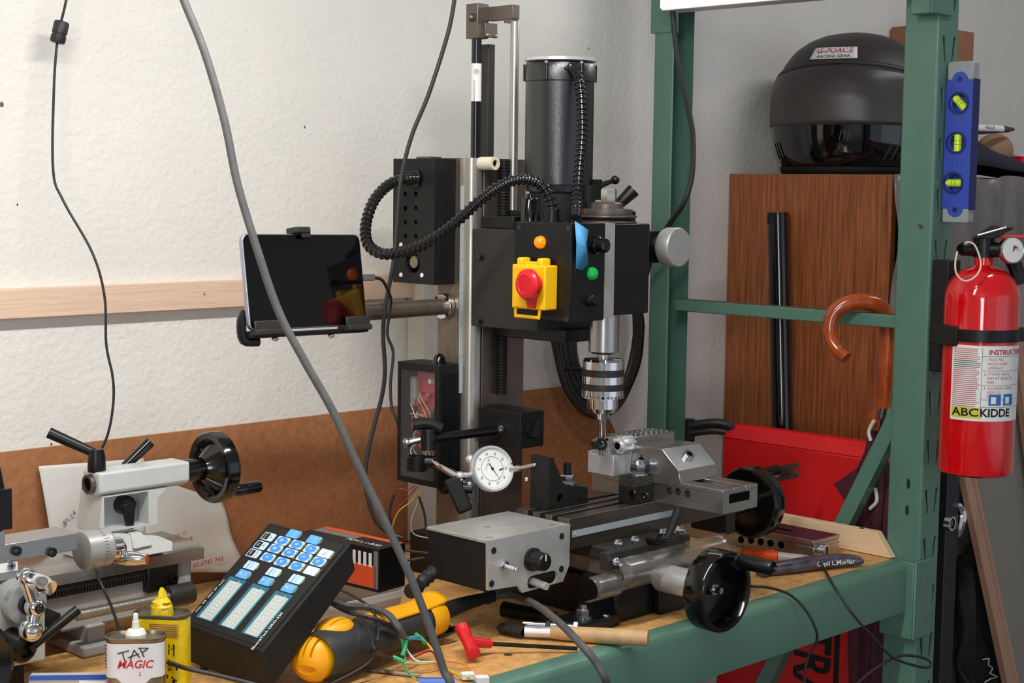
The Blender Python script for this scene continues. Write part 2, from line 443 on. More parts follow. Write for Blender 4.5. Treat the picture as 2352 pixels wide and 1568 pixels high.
# ---------------------------------------------------------------- workbench top and pine end board
bt = thing('workbench_top', 'tan particle board bench top under the machines', 'workbench', (1.0, -0.3, -0.018))
B().box((-0.55, -0.5936, -0.018), (2.118, -0.0085, -0.0001)).build('board', 'particle', bt)
B().box((-0.55, -0.5942, -0.014), (2.118, -0.5937, -0.0006)).build('edge', 'particle_edge', bt)
eb = thing('end_board', 'pale pine upstand board closing the right end of the bench', 'board', (2.125, -0.33, -0.018))
zt = 0.0375
B().prism([(2.1185, -0.5935, 0.0005), (2.1185, -0.566, zt), (2.1185, -0.013, zt), (2.1185, -0.013, 0.0005)], (0.0145, 0, 0)).build('board', 'pine_pale', eb, bevel=0.0008)
q = P(1993, 1214, z=zt); B().cyl((2.126, -0.535, zt-0.001), (2.126, -0.535, zt+0.0003), 0.0035).build('screw_hole', 'dark', eb)
for x_, y_ in ((1.28, -0.555), (1.75, -0.59+0.02), (0.9, -0.5)):
    q = P(1167, 1503, z=0) if x_ == 1.28 else V((x_, y_, 0))
    B().lathe((q.x, q.y, 0), Z, [(0.0052, 0), (0.0052, 0.0004), (0.003, 0.0005), (0.0022, 0.0002), (0, 0.0002)], 14).build('screw', 'can_grime', bt)

# dust lying on the cross bar, and old nail marks in the wall
B().box((2.1515, RY0+0.004, za if False else P(1800, 705, x=2.150).z), (2.1725, FY1-0.004, P(1800, 705, x=2.150).z+0.0004)).build('dust_film', 'can_grime', rk)
wb_ = bpy.data.objects['wall_back']
for px, py, r_ in ((4, 240, 0.0028), (1352, 112, 0.0016), (700, 292, 0.0016), (40, 470, 0.0014), (118, 1020, 0.0016)):
    q = P(px, py, y=0); B().ball(q, r_, 10, 6, (1, 0.25, 1.3)).build('nail_hole', 'ink_gray', wb_)
q = P(470, 675, y=-0.0182); b = B(); b.box(q-V((0.0025, 0.0002, 0.0003)), q+V((0.0025, 0.0002, 0.0003))); b.box(q-V((0.0003, 0.0002, 0.0025)), q+V((0.0003, 0.0002, 0.0025))); b.build('red_cross_mark', 'ink_red', bpy.data.objects['trim_1'])
# ---------------------------------------------------------------- milling machine
ml = thing('milling_machine', 'black benchtop milling machine with drill chuck and red stop button', 'milling machine', (1.60, -0.36, 0))
def mp(b, n, m, **k): return b.build(n, m, ml, **k)
base = mp(B().box((1.525, -0.548, 0.0), (1.677, -0.150, 0.057)), 'base', 'black', bevel=0.004)
mp(B().box((1.600, -0.560, 0.0), (1.677, -0.547, 0.055)), 'base_nose', 'black', bevel=0.003)
b = B().box((1.445, -0.556, 0.0), (1.526, -0.505, 0.016)); ft = mp(b, 'mounting_foot', 'black', bevel=0.004)
b = B().cyl((1.475, -0.536, 0.016), (1.475, -0.536, 0.0185), 0.012); hexnut(b, (1.475, -0.536, 0.0185), Z, 0.0092, 0.009); b.cyl((1.475, -0.536, 0.027), (1.475, -0.536, 0.033), 0.005)
b.build('anchor_nut', 'zinc', ft)
B().ball((1.500, -0.552, 0.017), 0.0045, sc=(1, 1, 0.6)).build('foot_screw', 'zinc', ft)
mp(B().box((1.535, -0.545, 0.057), (1.665, -0.36, 0.078)), 'saddle_way', 'steel_brown', bevel=0.001)
sd = mp(B().box((1.530, -0.552, 0.078), (1.672, -0.372, 0.0955)), 'saddle', 'charcoal', bevel=0.002)
# gib block with screws in front of the saddle
x0, x1 = P(1397, 1270, y=-0.562).x, P(1575, 1220, y=-0.562).x
gb = mp(B().box((x0, -0.562, 0.078), (x1, -0.548, 0.1005)), 'gib_block', 'charcoal', bevel=0.001)
for px, py in ((1417, 1247), (1455, 1239), (1520, 1222), (1558, 1216)):
    q = P(px, py, y=-0.562); b = hexnut(B(), q, -Y, 0.0062, 0.005); b.cyl(q-Y*0.004, q-Y*0.011, 0.0033)
    b.build('gib_screw', 'zinc', gb)
q = P(1414, 1289, y=-0.566); B().ball(q, 0.0058).build('ball_screw', 'chrome', gb)
b = B(); q0 = P(1508, 1238, y=-0.572); q1 = P(1530, 1241, y=-0.580); q2 = P(1558, 1172, y=-0.580)
b.cyl(q0+Y*0.012, q0-Y*0.006, 0.0085); b.cyl(q0-Y*0.001, q1, 0.0058); b.tube([q1, q1+(q2-q1)*0.5, q2], 0.006, 10, 1, lambda t, L: 0.0048+0.0014*t)
b.build('lock_lever', 'black', ml)
# table with T slots
ZT = 0.137
pr = [(-0.500, 0.0955), (-0.500, ZT)]
for ys in (-0.475, -0.4525, -0.430):
    pr += [(ys-0.005, ZT), (ys-0.005, ZT-0.012), (ys-0.0085, ZT-0.012), (ys-0.0085, ZT-0.018), (ys+0.0085, ZT-0.018), (ys+0.0085, ZT-0.012), (ys+0.005, ZT-0.012), (ys+0.005, ZT)]
pr += [(-0.405, ZT), (-0.405, 0.0955)]
tb = mp(B().prism([(1.484, y, z) for y, z in pr], (0.380, 0, 0)), 'table', 'oiled_table', bevel=0.0007, ang=30)
sL, sR = P(1315, 1219, y=-0.5005), P(1558, 1170, y=-0.5005); zs = P(1315, 1234, y=-0.5005).z
B().box((sL.x, -0.5008, zs), (sR.x, -0.5, sL.z)).build('scale_strip', 'scale_sticker', tb)
B().ball((sL.x+0.004, -0.5012, (sL.z+zs)/2), 0.0012).build('rivet', 'chrome', tb)
# X handwheel at the right end of the table
WX = P(1727, 1152, y=-0.452); WZ = WX.z; R_ = 0.0545
hx = mp(B().lathe((WX.x-0.012, -0.452, WZ), X, [(0.012, -0.02), (0.014, -0.004), (R_-0.010, 0.000), (R_-0.003, -0.002), (R_, 0.002), (R_, 0.020), (R_-0.002, 0.024), (R_-0.008, 0.024), (R_-0.010, 0.010), (0.012, 0.008), (0, 0.008)], 56), 'table_handwheel', 'black_gloss')
B().cyl((1.860, -0.452, WZ), (WX.x-0.010, -0.452, WZ), 0.014).build('hub', 'black', hx)
B().cyl((WX.x, -0.452, WZ+0.040), (WX.x+0.06, -0.452, WZ+0.040), 0.008, 0.010).build('crank_handle', 'black_gloss', hx)
mp(B().box((1.842, -0.485, 0.060), (1.864, -0.418, 0.112)), 'end_bracket', 'charcoal', bevel=0.002)
# Y handwheel toward the viewer
WY = P(1657, 1357, y=-0.664); R_ = 0.0525; yc = -0.640
hy = mp(B().lathe((WY.x, yc, WY.z), -Y, [(0.012, 0), (R_-0.004, 0.000), (R_, 0.004), (R_, 0.030), (R_-0.002, 0.033), (R_-0.007, 0.033), (R_-0.010, 0.026), (R_-0.011, 0.010), (0.012, 0.008), (0, 0.008)], 64), 'saddle_handwheel', 'black_gloss')
b = hexnut(B(), (WY.x, yc-0.008, WY.z), -Y, 0.0085, 0.007); b.cyl((WY.x, yc-0.015, WY.z), (WY.x, yc-0.024, WY.z), 0.0042)
b.build('hub_nut', 'zinc', hy)
q = P(1694, 1287, y=-0.672); B().lathe(q, -Y, [(0.0065, 0), (0.0095, 0.006), (0.0095, 0.052), (0.008, 0.055), (0.006, 0.052), (0, 0.052)], 20).build('crank_handle', 'black', hy)
B().cyl(q+Y*0.006, q-Y*0.003, 0.0085).build('handle_collar', 'zinc', hy)
mp(B().lathe((WY.x, -0.585, WY.z), -Y, [(0.013, -0.028), (0.0185, -0.020), (0.0185, 0.052), (0.016, 0.055), (0, 0.055)], 32), 'graduated_dial', 'aluminium')
# clear chip guard under the table edge
def guard(x0, x1, ytop, ztop, R1):
    def fn(u, v):
        a = math.radians(-75+165*v)
        return V((x0+(x1-x0)*u, ytop-R1*(math.cos(a)-math.cos(math.radians(-75))), ztop-0.03-R1*math.sin(a)*0.75+0.0))
    return fn
b = B().grid(12, 14, guard(1.500, 1.735, -0.560, 0.100, 0.030)); mp(b, 'chip_guard', 'clear_scuffed', solid=0.0012)
b = B().grid(6, 10, guard(1.462, 1.512, -0.556, 0.088, 0.022)); mp(b, 'chip_guard', 'clear_scuffed', solid=0.0012)
# X power feed box on the left end of the table
zB = 0.131; FLx = P(1120, 1243, y=-0.503).x; FRx = 1.483
BL = P(985, 1208, z=zB); by = BL.y
pb = mp(B().box((FLx+0.002, -0.499, 0.066), (FRx-0.001, by, zB-0.004)), 'power_feed_box', 'black_matte', bevel=0.0012)
tp = B().box((FLx, -0.500, zB-0.004), (FRx, by, zB)).build('top_plate', 'aluminium_plate', pb, bevel=0.0006)
for px, py in ((1012, 1203), (1118, 1210), (1125, 1234), (1172, 1176), (1090, 1186), (1268, 1205)):
    q = P(px, py, z=zB); B().lathe((q.x, q.y, zB), Z, [(0.0040, -0.0001), (0.0040, 0.0002), (0.002, -0.0003), (0, -0.0003)], 14).build('plate_screw', 'charcoal', pb)
yf = -0.5035
pl = [(FLx, zB), (FRx, zB), (FRx, P(1295, 1300, y=yf).z)]
for px, py in ((1293, 1335), (1200, 1361), (1190, 1345), (1121, 1356)): q = P(px, py, y=yf); pl.append((q.x, q.z))
fp = B().prism([(x, yf, z) for x, z in pl], (0, 0.004, 0)).build('front_plate', 'aluminium_plate', pb, bevel=0.0006)
c = B(); qa, qb = P(1222, 1337, y=yf), P(1270, 1325, y=yf); r_ = 0.0085
c.prism([V((qa.x, yf-0.003, qa.z))+V((math.cos(t), 0, math.sin(t)))*r_ for t in [math.radians(90+k*18) for k in range(11)]] +
        [V((qb.x, yf-0.003, qb.z))+V((math.cos(t), 0, math.sin(t)))*r_ for t in [math.radians(-90+k*18) for k in range(11)]], (0, 0.012, 0))
cut(fp, c)
B().cyl((qa.x+0.004, yf+0.02, qa.z+0.002), (qa.x+0.004, yf-0.022, qa.z-0.002), 0.0052, 0.0048).build('clear_rod', 'clear_frost', pb)
for px, py in ((1134, 1264), (1129, 1340), (1290, 1231), (1289, 1306)):
    q = P(px, py, y=yf); B().cyl(q, q-Y*0.0006, 0.0042).build('corner_screw', 'ink_black', pb)
q = P(1222, 1284, y=yf)
kn = B().lathe(q, -Y, [(0.0150, 0), (0.0150, 0.004), (0.0125, 0.006), (0.0115, 0.022), (0.010, 0.024), (0, 0.024)], 24, lambda t, h: 1-0.04*(math.sin(12*t) > 0)*(0.0055 < h < 0.023)).build('speed_knob', 'black', pb, ang=20)
B().box((q.x-0.001, q.y-0.0245, q.z+0.002), (q.x+0.001, q.y-0.0238, q.z+0.010)).build('pointer_line', 'ink_white', pb)
q = P(1156, 1298, y=yf); b = hexnut(B(), q, -Y, 0.0075, 0.0035); b.tube([q-Y*0.003, q-Y*0.020+X*0.002-Z*0.002], 0.002, 10, 1, lambda t, L: 0.0024+0.0012*t); b.ball(q-Y*0.020+X*0.002-Z*0.002, 0.0037)
b.build('toggle_switch', 'chrome', pb)
for k in range(5):
    q = V((FLx, by-0.01+0.004*k, 0.068-0.004*k)); 
b = B().tube([(FLx+0.012, by-0.012, 0.078), (FLx-0.006, by-0.006, 0.066), (FLx-0.012, by+0.006, 0.052), (FLx-0.008, by+0.022, 0.044)], 0.008, 12, 5, lambda t, L: 0.008+0.002*(int(L/0.005) % 2))
b.build('cable_boot', 'rubber', pb)
# column
cl = mp(B().prism([(1.537, -0.190, 0.0), (1.537, -0.2340, 0.0), (1.5505, -0.2455, 0.0), (1.643, -0.2455, 0.0), (1.643, -0.190, 0.0)], (0, 0, 0.602)), 'column', 'steel_brown', ang=20)
xa, xb = P(1079, 700, y=-0.262).x, P(1104, 700, y=-0.262).x
B().prism([(xa, -0.2455, 0.05), (xa+0.002, -0.257, 0.05), (xa+0.008, -0.262, 0.05), (xb, -0.262, 0.05), (xb, -0.2455, 0.05)], (0, 0, 0.552)).build('dovetail_way', 'steel', cl, ang=50)
xg = P(1108, 700, y=-0.2625).x
B().box((xg, -0.263, 0.05), (1.640, -0.246, 0.602)).build('column_face', 'steel_dark', cl, bevel=0.0008)
sL = P(1060, 426, y=-0.2475); sR = P(1075, 426, y=-0.2475); zb_ = P(1062, 902, y=-0.2475).z
sc_ = B().box((sL.x, -0.2475, zb_), (sR.x, -0.2455, sL.z)).build('height_scale', 'scale_sticker', cl)
for z in (sL.z-0.004, zb_+0.004): B().ball(((sL.x+sR.x)/2, -0.2476, z), 0.0013).build('rivet', 'chrome', cl)
b = B()
for k in range(26): b.box((sL.x+0.001, -0.2477, sL.z-0.06-0.009*k), (sL.x+0.002+0.002*(k % 5 == 0), -0.2474, sL.z-0.0596-0.009*k))
b.build('graduations', 'ink_black', cl)
# lead screw in front of the column
xs = P(1152, 870, y=-0.272).x
prof = []; z = 0.0
while z < 0.33: prof += [(0.0082, z), (0.0082, z+0.0018), (0.0066, z+0.0024), (0.0066, z+0.0036)]; z += 0.0044
B().lathe((xs, -0.272, 0.268), Z, prof, 16).build('lead_screw', 'cast_black', cl)
q = P(1132, 375, y=-0.285)
B().ring((q.x, -0.262, q.z), (q.x, -0.290, q.z), 0.0092, 0.0048).build('nylon_roller', 'ivory', cl)
B().cyl((q.x, -0.262, q.z), (q.x, -0.2885, q.z), 0.0036, n=6).build('roller_screw', 'black', cl)
mp(B().box((1.520, -0.300, 0.0), (1.660, -0.150, 0.060)), 'column_foot', 'cast_black', bevel=0.004)
# gas strut, top arm and counter rod
y_s = -0.215
q0, q1 = P(1092, 90, y=y_s), P(1092, 362, y=y_s); xs_ = q1.x
st = mp(B().cyl((xs_, y_s, q1.z-0.05), (xs_, y_s, q0.z), 0.0072), 'gas_strut', 'black_gloss')
za, zb = P(1092, 146, y=y_s).z, P(1092, 233, y=y_s).z
B().ring((xs_, y_s, zb), (xs_, y_s, za), 0.0075, 0.0071).build('strut_label', 'white', st)
b = B()
dcam = V((CAM.x-xs_, CAM.y-y_s, 0)).normalized(); rt = V((-dcam.y, dcam.x, 0))
rt = rt if rt.dot(CR) > 0 else -rt
lab = lambda x, y: V((xs_, y_s, 0))+dcam*0.0077*math.cos(-y/0.0077)+rt*0.0077*math.sin(-y/0.0077)+Z*((za+zb)/2+x)
zl_ = za-0.012
for k in range(5):
    w_ = 0.0042*math.sqrt(max(0.05, 1-((k-2)/2.6)**2)); bb = B().grid(6, 2, lambda u, v: lab(zl_-(za+zb)/2-0.0016*(k-2)-0.0003+0.0006*v, -w_+2*w_*u)); bb.build('print_mark', 'ink_gray', st)
for j, o_ in enumerate((0.0040, 0.0022)):
    bb = B().grid(2, 12, lambda u, v: lab(zl_-(za+zb)/2-0.012-0.030*v, o_-0.0003+0.0006*u)); bb.build('print_mark', 'ink_gray', st)
q2 = P(1118, 362, y=-0.20).x
mp(B().box((q2-0.0068, -0.208, 0.55), (q2+0.0068, -0.190, q0.z-0.004)), 'guide_bar', 'charcoal', bevel=0.001)
# bracket and arm
bz = P(1100, 90, y=y_s).z; tz = P(1100, 10, y=y_s).z
br = mp(B().box((xs_-0.010, y_s-0.012, bz), (xs_+0.012, y_s+0.012, tz)), 'strut_bracket', 'steel_dark', bevel=0.0008)
q = P(1126, 70, y=-0.228); B().box((q.x-0.012, -0.2305, q.z-0.010), (q.x+0.012, -0.226, q.z+0.010)).build('bracket_plate', 'steel_dark', br, bevel=0.0005)
for dx, dz in ((-0.009, -0.007), (0.009, -0.007)): B().ball((q.x+dx, -0.2315, q.z+dz), 0.0026).build('plate_screw', 'steel', br)
q = P(1082, 40, x=xs_-0.012); B().ball(q, 0.006).build('pivot_screw', 'steel_dark', br)
xr = xs_+0.016; e0 = P(1182, 30, x=xr)
arm = mp(B().box((xr-0.008, e0.y-0.004, P(1182, 44, x=xr).z), (xr+0.006, y_s-0.01, P(1182, 12, x=xr).z)), 'lift_arm', 'steel_dark', bevel=0.0006)
b = B().box((xr-0.007, e0.y-0.002, P(1182, 52, x=xr).z), (xr+0.005, e0.y+0.014, P(1182, 42, x=xr).z)); b.build('arm_end_block', 'steel_dark', arm)
yr = P(1181, 300, x=xr).y
rod = mp(B().cyl((xr-0.001, yr, 0.525), (xr-0.001, yr, P(1181, 50, x=xr).z), 0.0062), 'lift_rod', 'steel')
b = hexnut(B(), (xr-0.001, yr, 0.522), Z, 0.011, 0.008); b.build('lift_rod_nut', 'cast_black', ml)
# head carrier
ca = mp(B().box((1.533, -0.392, 0.368), (1.650, -0.2635, 0.5045)), 'head_carrier', 'charcoal', bevel=0.0015)
B().box((1.575, -0.405, 0.352), (1.650, -0.262, 0.370)).build('carrier_shelf', 'black', ca, bevel=0.001)
B().box((1.548, -0.330, 0.5045), (1.615, -0.266, 0.522)).build('screw_block', 'black', ca, bevel=0.001)
for px, py in ((1106, 590), (1103, 737)):
    q = P(px, py, x=1.533); b = hexnut(B(), q, -X, 0.0052, 0.003); b.cyl(q, q-X*0.006, 0.003); b.build('carrier_screw', 'black_gloss', ca)
# head
hd = mp(B().box((1.545, -0.478, 0.395), (1.662, -0.375, 0.514)), 'head', 'black', bevel=0.002)
XC = 1.475; q0, q1 = P(1186, 620, x=XC), P(1313, 620, x=XC); yb_, yf_ = q0.y, q1.y
zt_, zb2 = P(1313, 512, x=XC).z, P(1313, 741, x=XC).z
xr2 = P(1389, 620, y=yf_).x; xr3 = P(1411, 620, y=yf_+0.006).x
cb = mp(B().prism([(XC, yb_, zb2), (XC, yf_, zb2), (xr2, yf_, zb2), (xr2, yf_+0.10, zb2)], (0, 0, zt_-zb2)), 'switch_box', 'black', bevel=0.001)
B().prism([(xr2, yf_+0.0002, zb2+0.002), (xr3, yf_+0.006, zb2+0.002), (xr3, yf_+0.04, zb2+0.002), (xr2, yf_+0.04, zb2+0.002)], (0, 0, zt_-zb2-0.003)).build('corner_strip', 'aluminium_plate', cb)
mp(B().box((xr3-0.002, yf_+0.010, zb2+0.004), (P(1491, 620, y=yf_+0.010).x, -0.44, zt_-0.002)), 'head_front_cover', 'black', bevel=0.0015)
B().box((XC-0.003, yb_+0.001, zb2+0.001), (XC, yf_-0.001, zt_-0.001)).build('switch_panel', 'black', cb, bevel=0.0008)
XP = XC-0.003
for px, py in ((1193, 523), (1306, 525), (1189, 722), (1302, 733)):
    q = P(px, py, x=XP); B().lathe(q, -X, [(0.0036, 0), (0.0034, 0.0008), (0.0012, 0.0012), (0, 0.0006)], 14).build('panel_screw', 'charcoal', cb)
q = P(1243, 556, x=XP)
B().lathe(q, -X, [(0.0082, 0), (0.0082, 0.002), (0.0072, 0.006), (0.004, 0.009), (0, 0.010)], 24).build('amber_lamp', 'amber_lamp', cb)
# stop switch
a0, a1 = P(1193, 605, x=XP-0.012), P(1268, 716, x=XP-0.012)
ylo, yhi = P(1281, 660, x=XP).y, P(1205, 660, x=XP).y
zhi, zlo = P(1240, 607, x=XP).z, P(1240, 708, x=XP).z
sw = B().box((XP-0.024, ylo, zlo), (XP, yhi, zhi)).build('stop_switch', 'yellow_plastic', ml, bevel=0.002, seg=3)
for f in (0.18, 0.78):
    yy = yhi+(ylo-yhi)*f; B().box((XP-0.022, yy-0.005, zhi-0.002), (XP-0.004, yy+0.005, zhi+0.009)).build('hinge_lug', 'yellow_plastic', sw, bevel=0.003)
B().box((XP-0.016, ylo+0.008, zhi-0.001), (XP-0.008, yhi-0.008, zhi+0.004)).build('hinge_bar', 'yellow_plastic', sw, bevel=0.001)
b = B(); zl = zlo-0.010
b.tube([(XP-0.020, yhi-0.004, zlo+0.004), (XP-0.021, yhi-0.005, zl), (XP-0.021, ylo+0.012, zl), (XP-0.020, ylo+0.011, zlo+0.004)], 0.0026, 10, 1)
b.build('latch_loop', 'yellow_plastic', sw)
B().box((XP-0.025, ylo+0.012, zlo+0.002), (XP-0.0235, yhi-0.006, zhi-0.003)).build('cover_plate', 'yellow_plastic', sw, bevel=0.0006)
q = P(1211, 653, x=XP-0.040); R_ = 0.0195
B().lathe(q, -X, [(0.012, -0.016), (0.015, -0.006), (R_, -0.004), (R_, 0.001), (R_-0.0025, 0.004), (R_*0.62, 0.0052), (R_*0.58, 0.0046), (0, 0.005)], 40).build('stop_button', 'red_plastic', sw)
q = P(1218, 690, x=XP-0.030); B().prism([(XP-0.032, q.y-0.009, q.z+0.010), (XP-0.032, q.y+0.009, q.z+0.010), (XP-0.030, q.y+0.005, q.z-0.010), (XP-0.030, q.y-0.005, q.z-0.010)], (0.006, 0, 0)).build('button_tab', 'red_plastic', sw)
# front knobs and lamps
def fknob(px, py, r, h, m, nm):
    q = P(px, py, y=yf_); return B().lathe(q, -Y, [(r, 0), (r, h*0.35), (r*0.82, h*0.45), (r*0.78, h*0.95), (r*0.6, h), (0, h)], 22).build(nm, m, cb)
fknob(1366, 563, 0.0115, 0.020, 'black_gloss', 'speed_dial')
fknob(1355, 691, 0.0075, 0.012, 'black', 'mode_knob')
q = P(1358, 628, y=yf_); B().lathe(q, -Y, [(0.0085, 0), (0.0085, 0.002), (0.007, 0.006), (0.003, 0.008), (0, 0.008)], 22).build('green_lamp', 'green_lamp', cb)
# blue masking tape flag
b = B(); tp_ = [(1320, 507), (1334, 516), (1351, 528), (1348, 560), (1352, 606), (1337, 621), (1322, 616), (1324, 560)]
pts = [P(px, py, y=yf_-0.004-0.004*math.sin(i*1.9)) for i, (px, py) in enumerate(tp_)]
ctr = sum(pts, V((0, 0, 0)))/len(pts)-Y*0.006
b.add([ctr]+pts, [(0, i+1, (i+1) % len(pts)+1) for i in range(len(pts))])
b.build('masking_tape', 'blue_tape', ml, solid=0.0004, ang=10)
# hose glands on the switch box
def gland(px, py, r, z0, h, xw):
    q = P(px, py, x=xw); return B().lathe((q.x, q.y, z0), Z, [(r*1.3, 0), (r*1.3, 0.003), (r, 0.003), (r, h), (r*0.8, h)], 22).build('hose_gland', 'black', cb), q
gland(1268, 505, 0.0105, zt_, 0.017, 1.495); gland(1322, 503, 0.0075, zt_, 0.016, 1.510)
q = P(1218, 505, x=1.51); B().lathe((1.51, q.y, zt_-0.01), Z, [(0.0125, 0), (0.0125, 0.038), (0.0112, 0.040), (0.006, 0.040), (0.0055, 0.046), (0, 0.046)], 26).build('capacitor', 'black_gloss', cb)
# fine feed knob on the right of the head
KX = 1.690; q = P(1537, 567, x=KX)
mp(B().box((1.655, q.y+0.012, q.z-0.022), (KX+0.008, q.y+0.034, q.z+0.022)), 'feed_bracket', 'black', bevel=0.001)
b = B().cyl((KX, q.y+0.02, q.z), (KX, q.y+0.002, q.z), 0.016)
b.build('feed_knob_hub', 'anodised', ml)
mp(B().lathe((KX, q.y+0.004, q.z), -Y, [(0.016, -0.002), (0.0255, 0.0), (0.0268, 0.002), (0.0268, 0.020), (0.0255, 0.022), (0, 0.022)], 72, lambda t, h: 1-0.012*(int(t/(2*math.pi)*72) % 2)*(0.001 < h < 0.021)), 'feed_knob', 'anodised')
# quill, chuck, drill
SX, SY = 1.600, -0.4525
def zs_(py): return P(1385, py, x=SX).z
ql = mp(B().lathe((SX, SY, 0), Z, [(0.0150, zs_(812)), (0.0208, zs_(806)), (0.0208, zs_(740)-0.0), (0.0208, 0.40)], 40), 'quill', 'ground_steel')
B().cyl((SX, SY, zs_(838)), (SX, SY, zs_(806)), 0.0078).build('spindle_nose', 'steel', ql)
ck = mp(B().lathe((SX, SY, 0), Z, [(0.010, zs_(820)), (0.0262, zs_(823)), (0.0282, zs_(828)), (0.0282, zs_(846)), (0.0278, zs_(846)), (0.0278, zs_(862)), (0.0282, zs_(862)), (0.0282, zs_(879)), (0.0278, zs_(879)), (0.0278, zs_(894)), (0.0285, zs_(894)), (0.0285, zs_(906)), (0.0212, zs_(908)), (0.0212, zs_(936)), (0.0175, zs_(946)), (0.0105, zs_(949)), (0.0092, zs_(962)), (0.004, zs_(964))][::-1], 48), 'drill_chuck', 'chrome', ang=25)
for a, c_ in ((846, 862), (879, 894)): B().ring((SX, SY, zs_(c_)), (SX, SY, zs_(a)), 0.02855, 0.0275, 48).build('knurled_band', 'rubber', ck)
for k in range(30):
    t = 2*math.pi*k/30; B().obox(V((SX, SY, zs_(907.5)))+V((math.cos(t), math.sin(t), 0))*0.0262, V((math.cos(t), math.sin(t), 0))*0.0024, V((-math.sin(t), math.cos(t), 0))*0.0013, Z*0.0024).build('chuck_tooth', 'chrome', ck)
q = P(1391, 914, x=SX-0.015, ); dd = V((-0.72, -0.69, 0)); q = V((SX, SY, q.z))+dd*0.0208
B().ring(q-dd*0.001, q+dd*0.0006, 0.0048, 0.0030, 16).build('key_hole_rim', 'steel', ck); B().ball(q-dd*0.001, 0.003).build('key_hole', 'dark', ck)
dr = mp(B().lathe((SX, SY, 0), Z, [(0.0035, zs_(1008)), (0.0052, zs_(1004)), (0.0052, zs_(950))], 16), 'edge_finder', 'chrome')
q = P(1380, 1018, x=SX)
b = B().cyl(q+X*0.012+Y*0.011, q-X*0.006+Y*0.004, 0.0072); b.build('finder_sleeve', 'chrome', dr)
B().ring(q-V((0.006, 0.006, 0)), q+V((0.002, 0.002, 0)), 0.0085, 0.0045).build('finder_ring', 'black_gloss', dr)
B().cyl((SX, SY, zs_(1046)), (SX, SY, zs_(1026)), 0.0036, 0.0044).build('finder_tip', 'chrome', dr)
# motor and drive parts above the head
MX, MY = 1.600, -0.364
zm = lambda py: P(1285, py, x=MX, ).z
mo = mp(B().lathe((MX, MY, 0), Z, [(0.030, zm(445)), (0.0440, zm(440)), (0.0455, zm(425)), (0.0470, zm(424)), (0.0470, zm(190)), (0.0485, zm(188)), (0.0485, zm(158)), (0.046, zm(148)), (0.024, zm(146)), (0.022, zm(140)), (0, zm(140))], 56), 'motor', 'motor_black')
B().lathe((MX, MY, 0), Z, [(0.02, zm(145)), (0.046, zm(144)), (0.0492, zm(142)), (0.0492, zm(136)), (0.046, zm(132)), (0.02, zm(130)), (0, zm(130))], 56).build('motor_cap', 'aluminium', mo)
for k in range(6):
    t = math.radians(20+60*k); d_ = V((math.cos(t), math.sin(t), 0)); c0 = V((MX, MY, 0))+d_*0.0475
    B().cyl(c0+Z*zm(188), c0+Z*zm(150), 0.0034).build('clamp_bolt', 'black_gloss', mo); B().cyl(c0+Z*zm(150), c0+Z*zm(146), 0.0026).build('bolt_head', 'steel', mo)
mp(B().lathe((MX, MY, 0), Z, [(0.052, 0.514), (0.052, 0.545), (0.040, 0.546), (0.040, zm(440))], 40), 'motor_mount', 'black_matte')
q = P(1362, 432, x=1.63); e = P(1413, 413, x=1.66)
b = B().box(q-V((0.010, 0.008, 0.016)), q+V((0.010, 0.008, 0.012))); b.cyl(q, e, 0.0050, 0.0028); b.ball(e, 0.0062); b.build('belt_lever', 'black', ml)
b = B().cyl(q-V((0.02, 0.01, 0.05)), q-V((0.02, 0.01, -0.004)), 0.009); b.build('lever_post', 'black_matte', ml)
zp = lambda py: P(1405, py, x=SX).z
pu = mp(B().lathe((SX, SY, 0), Z, [(0.030, zp(516)), (0.0415, zp(511)), (0.0415, zp(508)), (0.033, zp(504)), (0.0415, zp(498)), (0.0415, zp(495)), (0.0345, zp(494)), (0.0350, zp(492)), (0.0350, zp(481)), (0.0340, zp(480)), (0.0225, zp(479)), (0.0225, zp(468)), (0.019, zp(464)), (0, zp(464))], 48), 'spindle_pulley', 'steel_dark')
lm = lambda x, y: V((SX, SY, zp(486.5)))+V((-0.66*math.cos(x/0.036)+0.75*math.sin(x/0.036), -0.75*math.cos(x/0.036)-0.66*math.sin(x/0.036), 0))*0.0354+Z*y
text('TRIPLEX  BEA', 0.0055, lm, 'ink_gray', pu, 'lettering')
b = hexnut(B(), (SX, SY-0.004, zp(466)), Z, 0.0112, zp(433)-zp(466)); b.build('drawbar_head', 'steel', ml)
e0, e1 = P(1420, 470, x=1.625), P(1456, 436, x=1.640)
mp(B().lathe(e0, e1-e0, [(0.006, -0.01), (0.007, 0), (0.0095, (e1-e0).length*0.9), (0.0095, (e1-e0).length), (0.005, (e1-e0).length), (0.0045, (e1-e0).length-0.006), (0, (e1-e0).length-0.006)], 20), 'pinch_handle', 'black')
mp(B().box((1.63, -0.45, 0.512), (1.665, -0.39, 0.532)), 'belt_guard', 'black_matte', bevel=0.002)
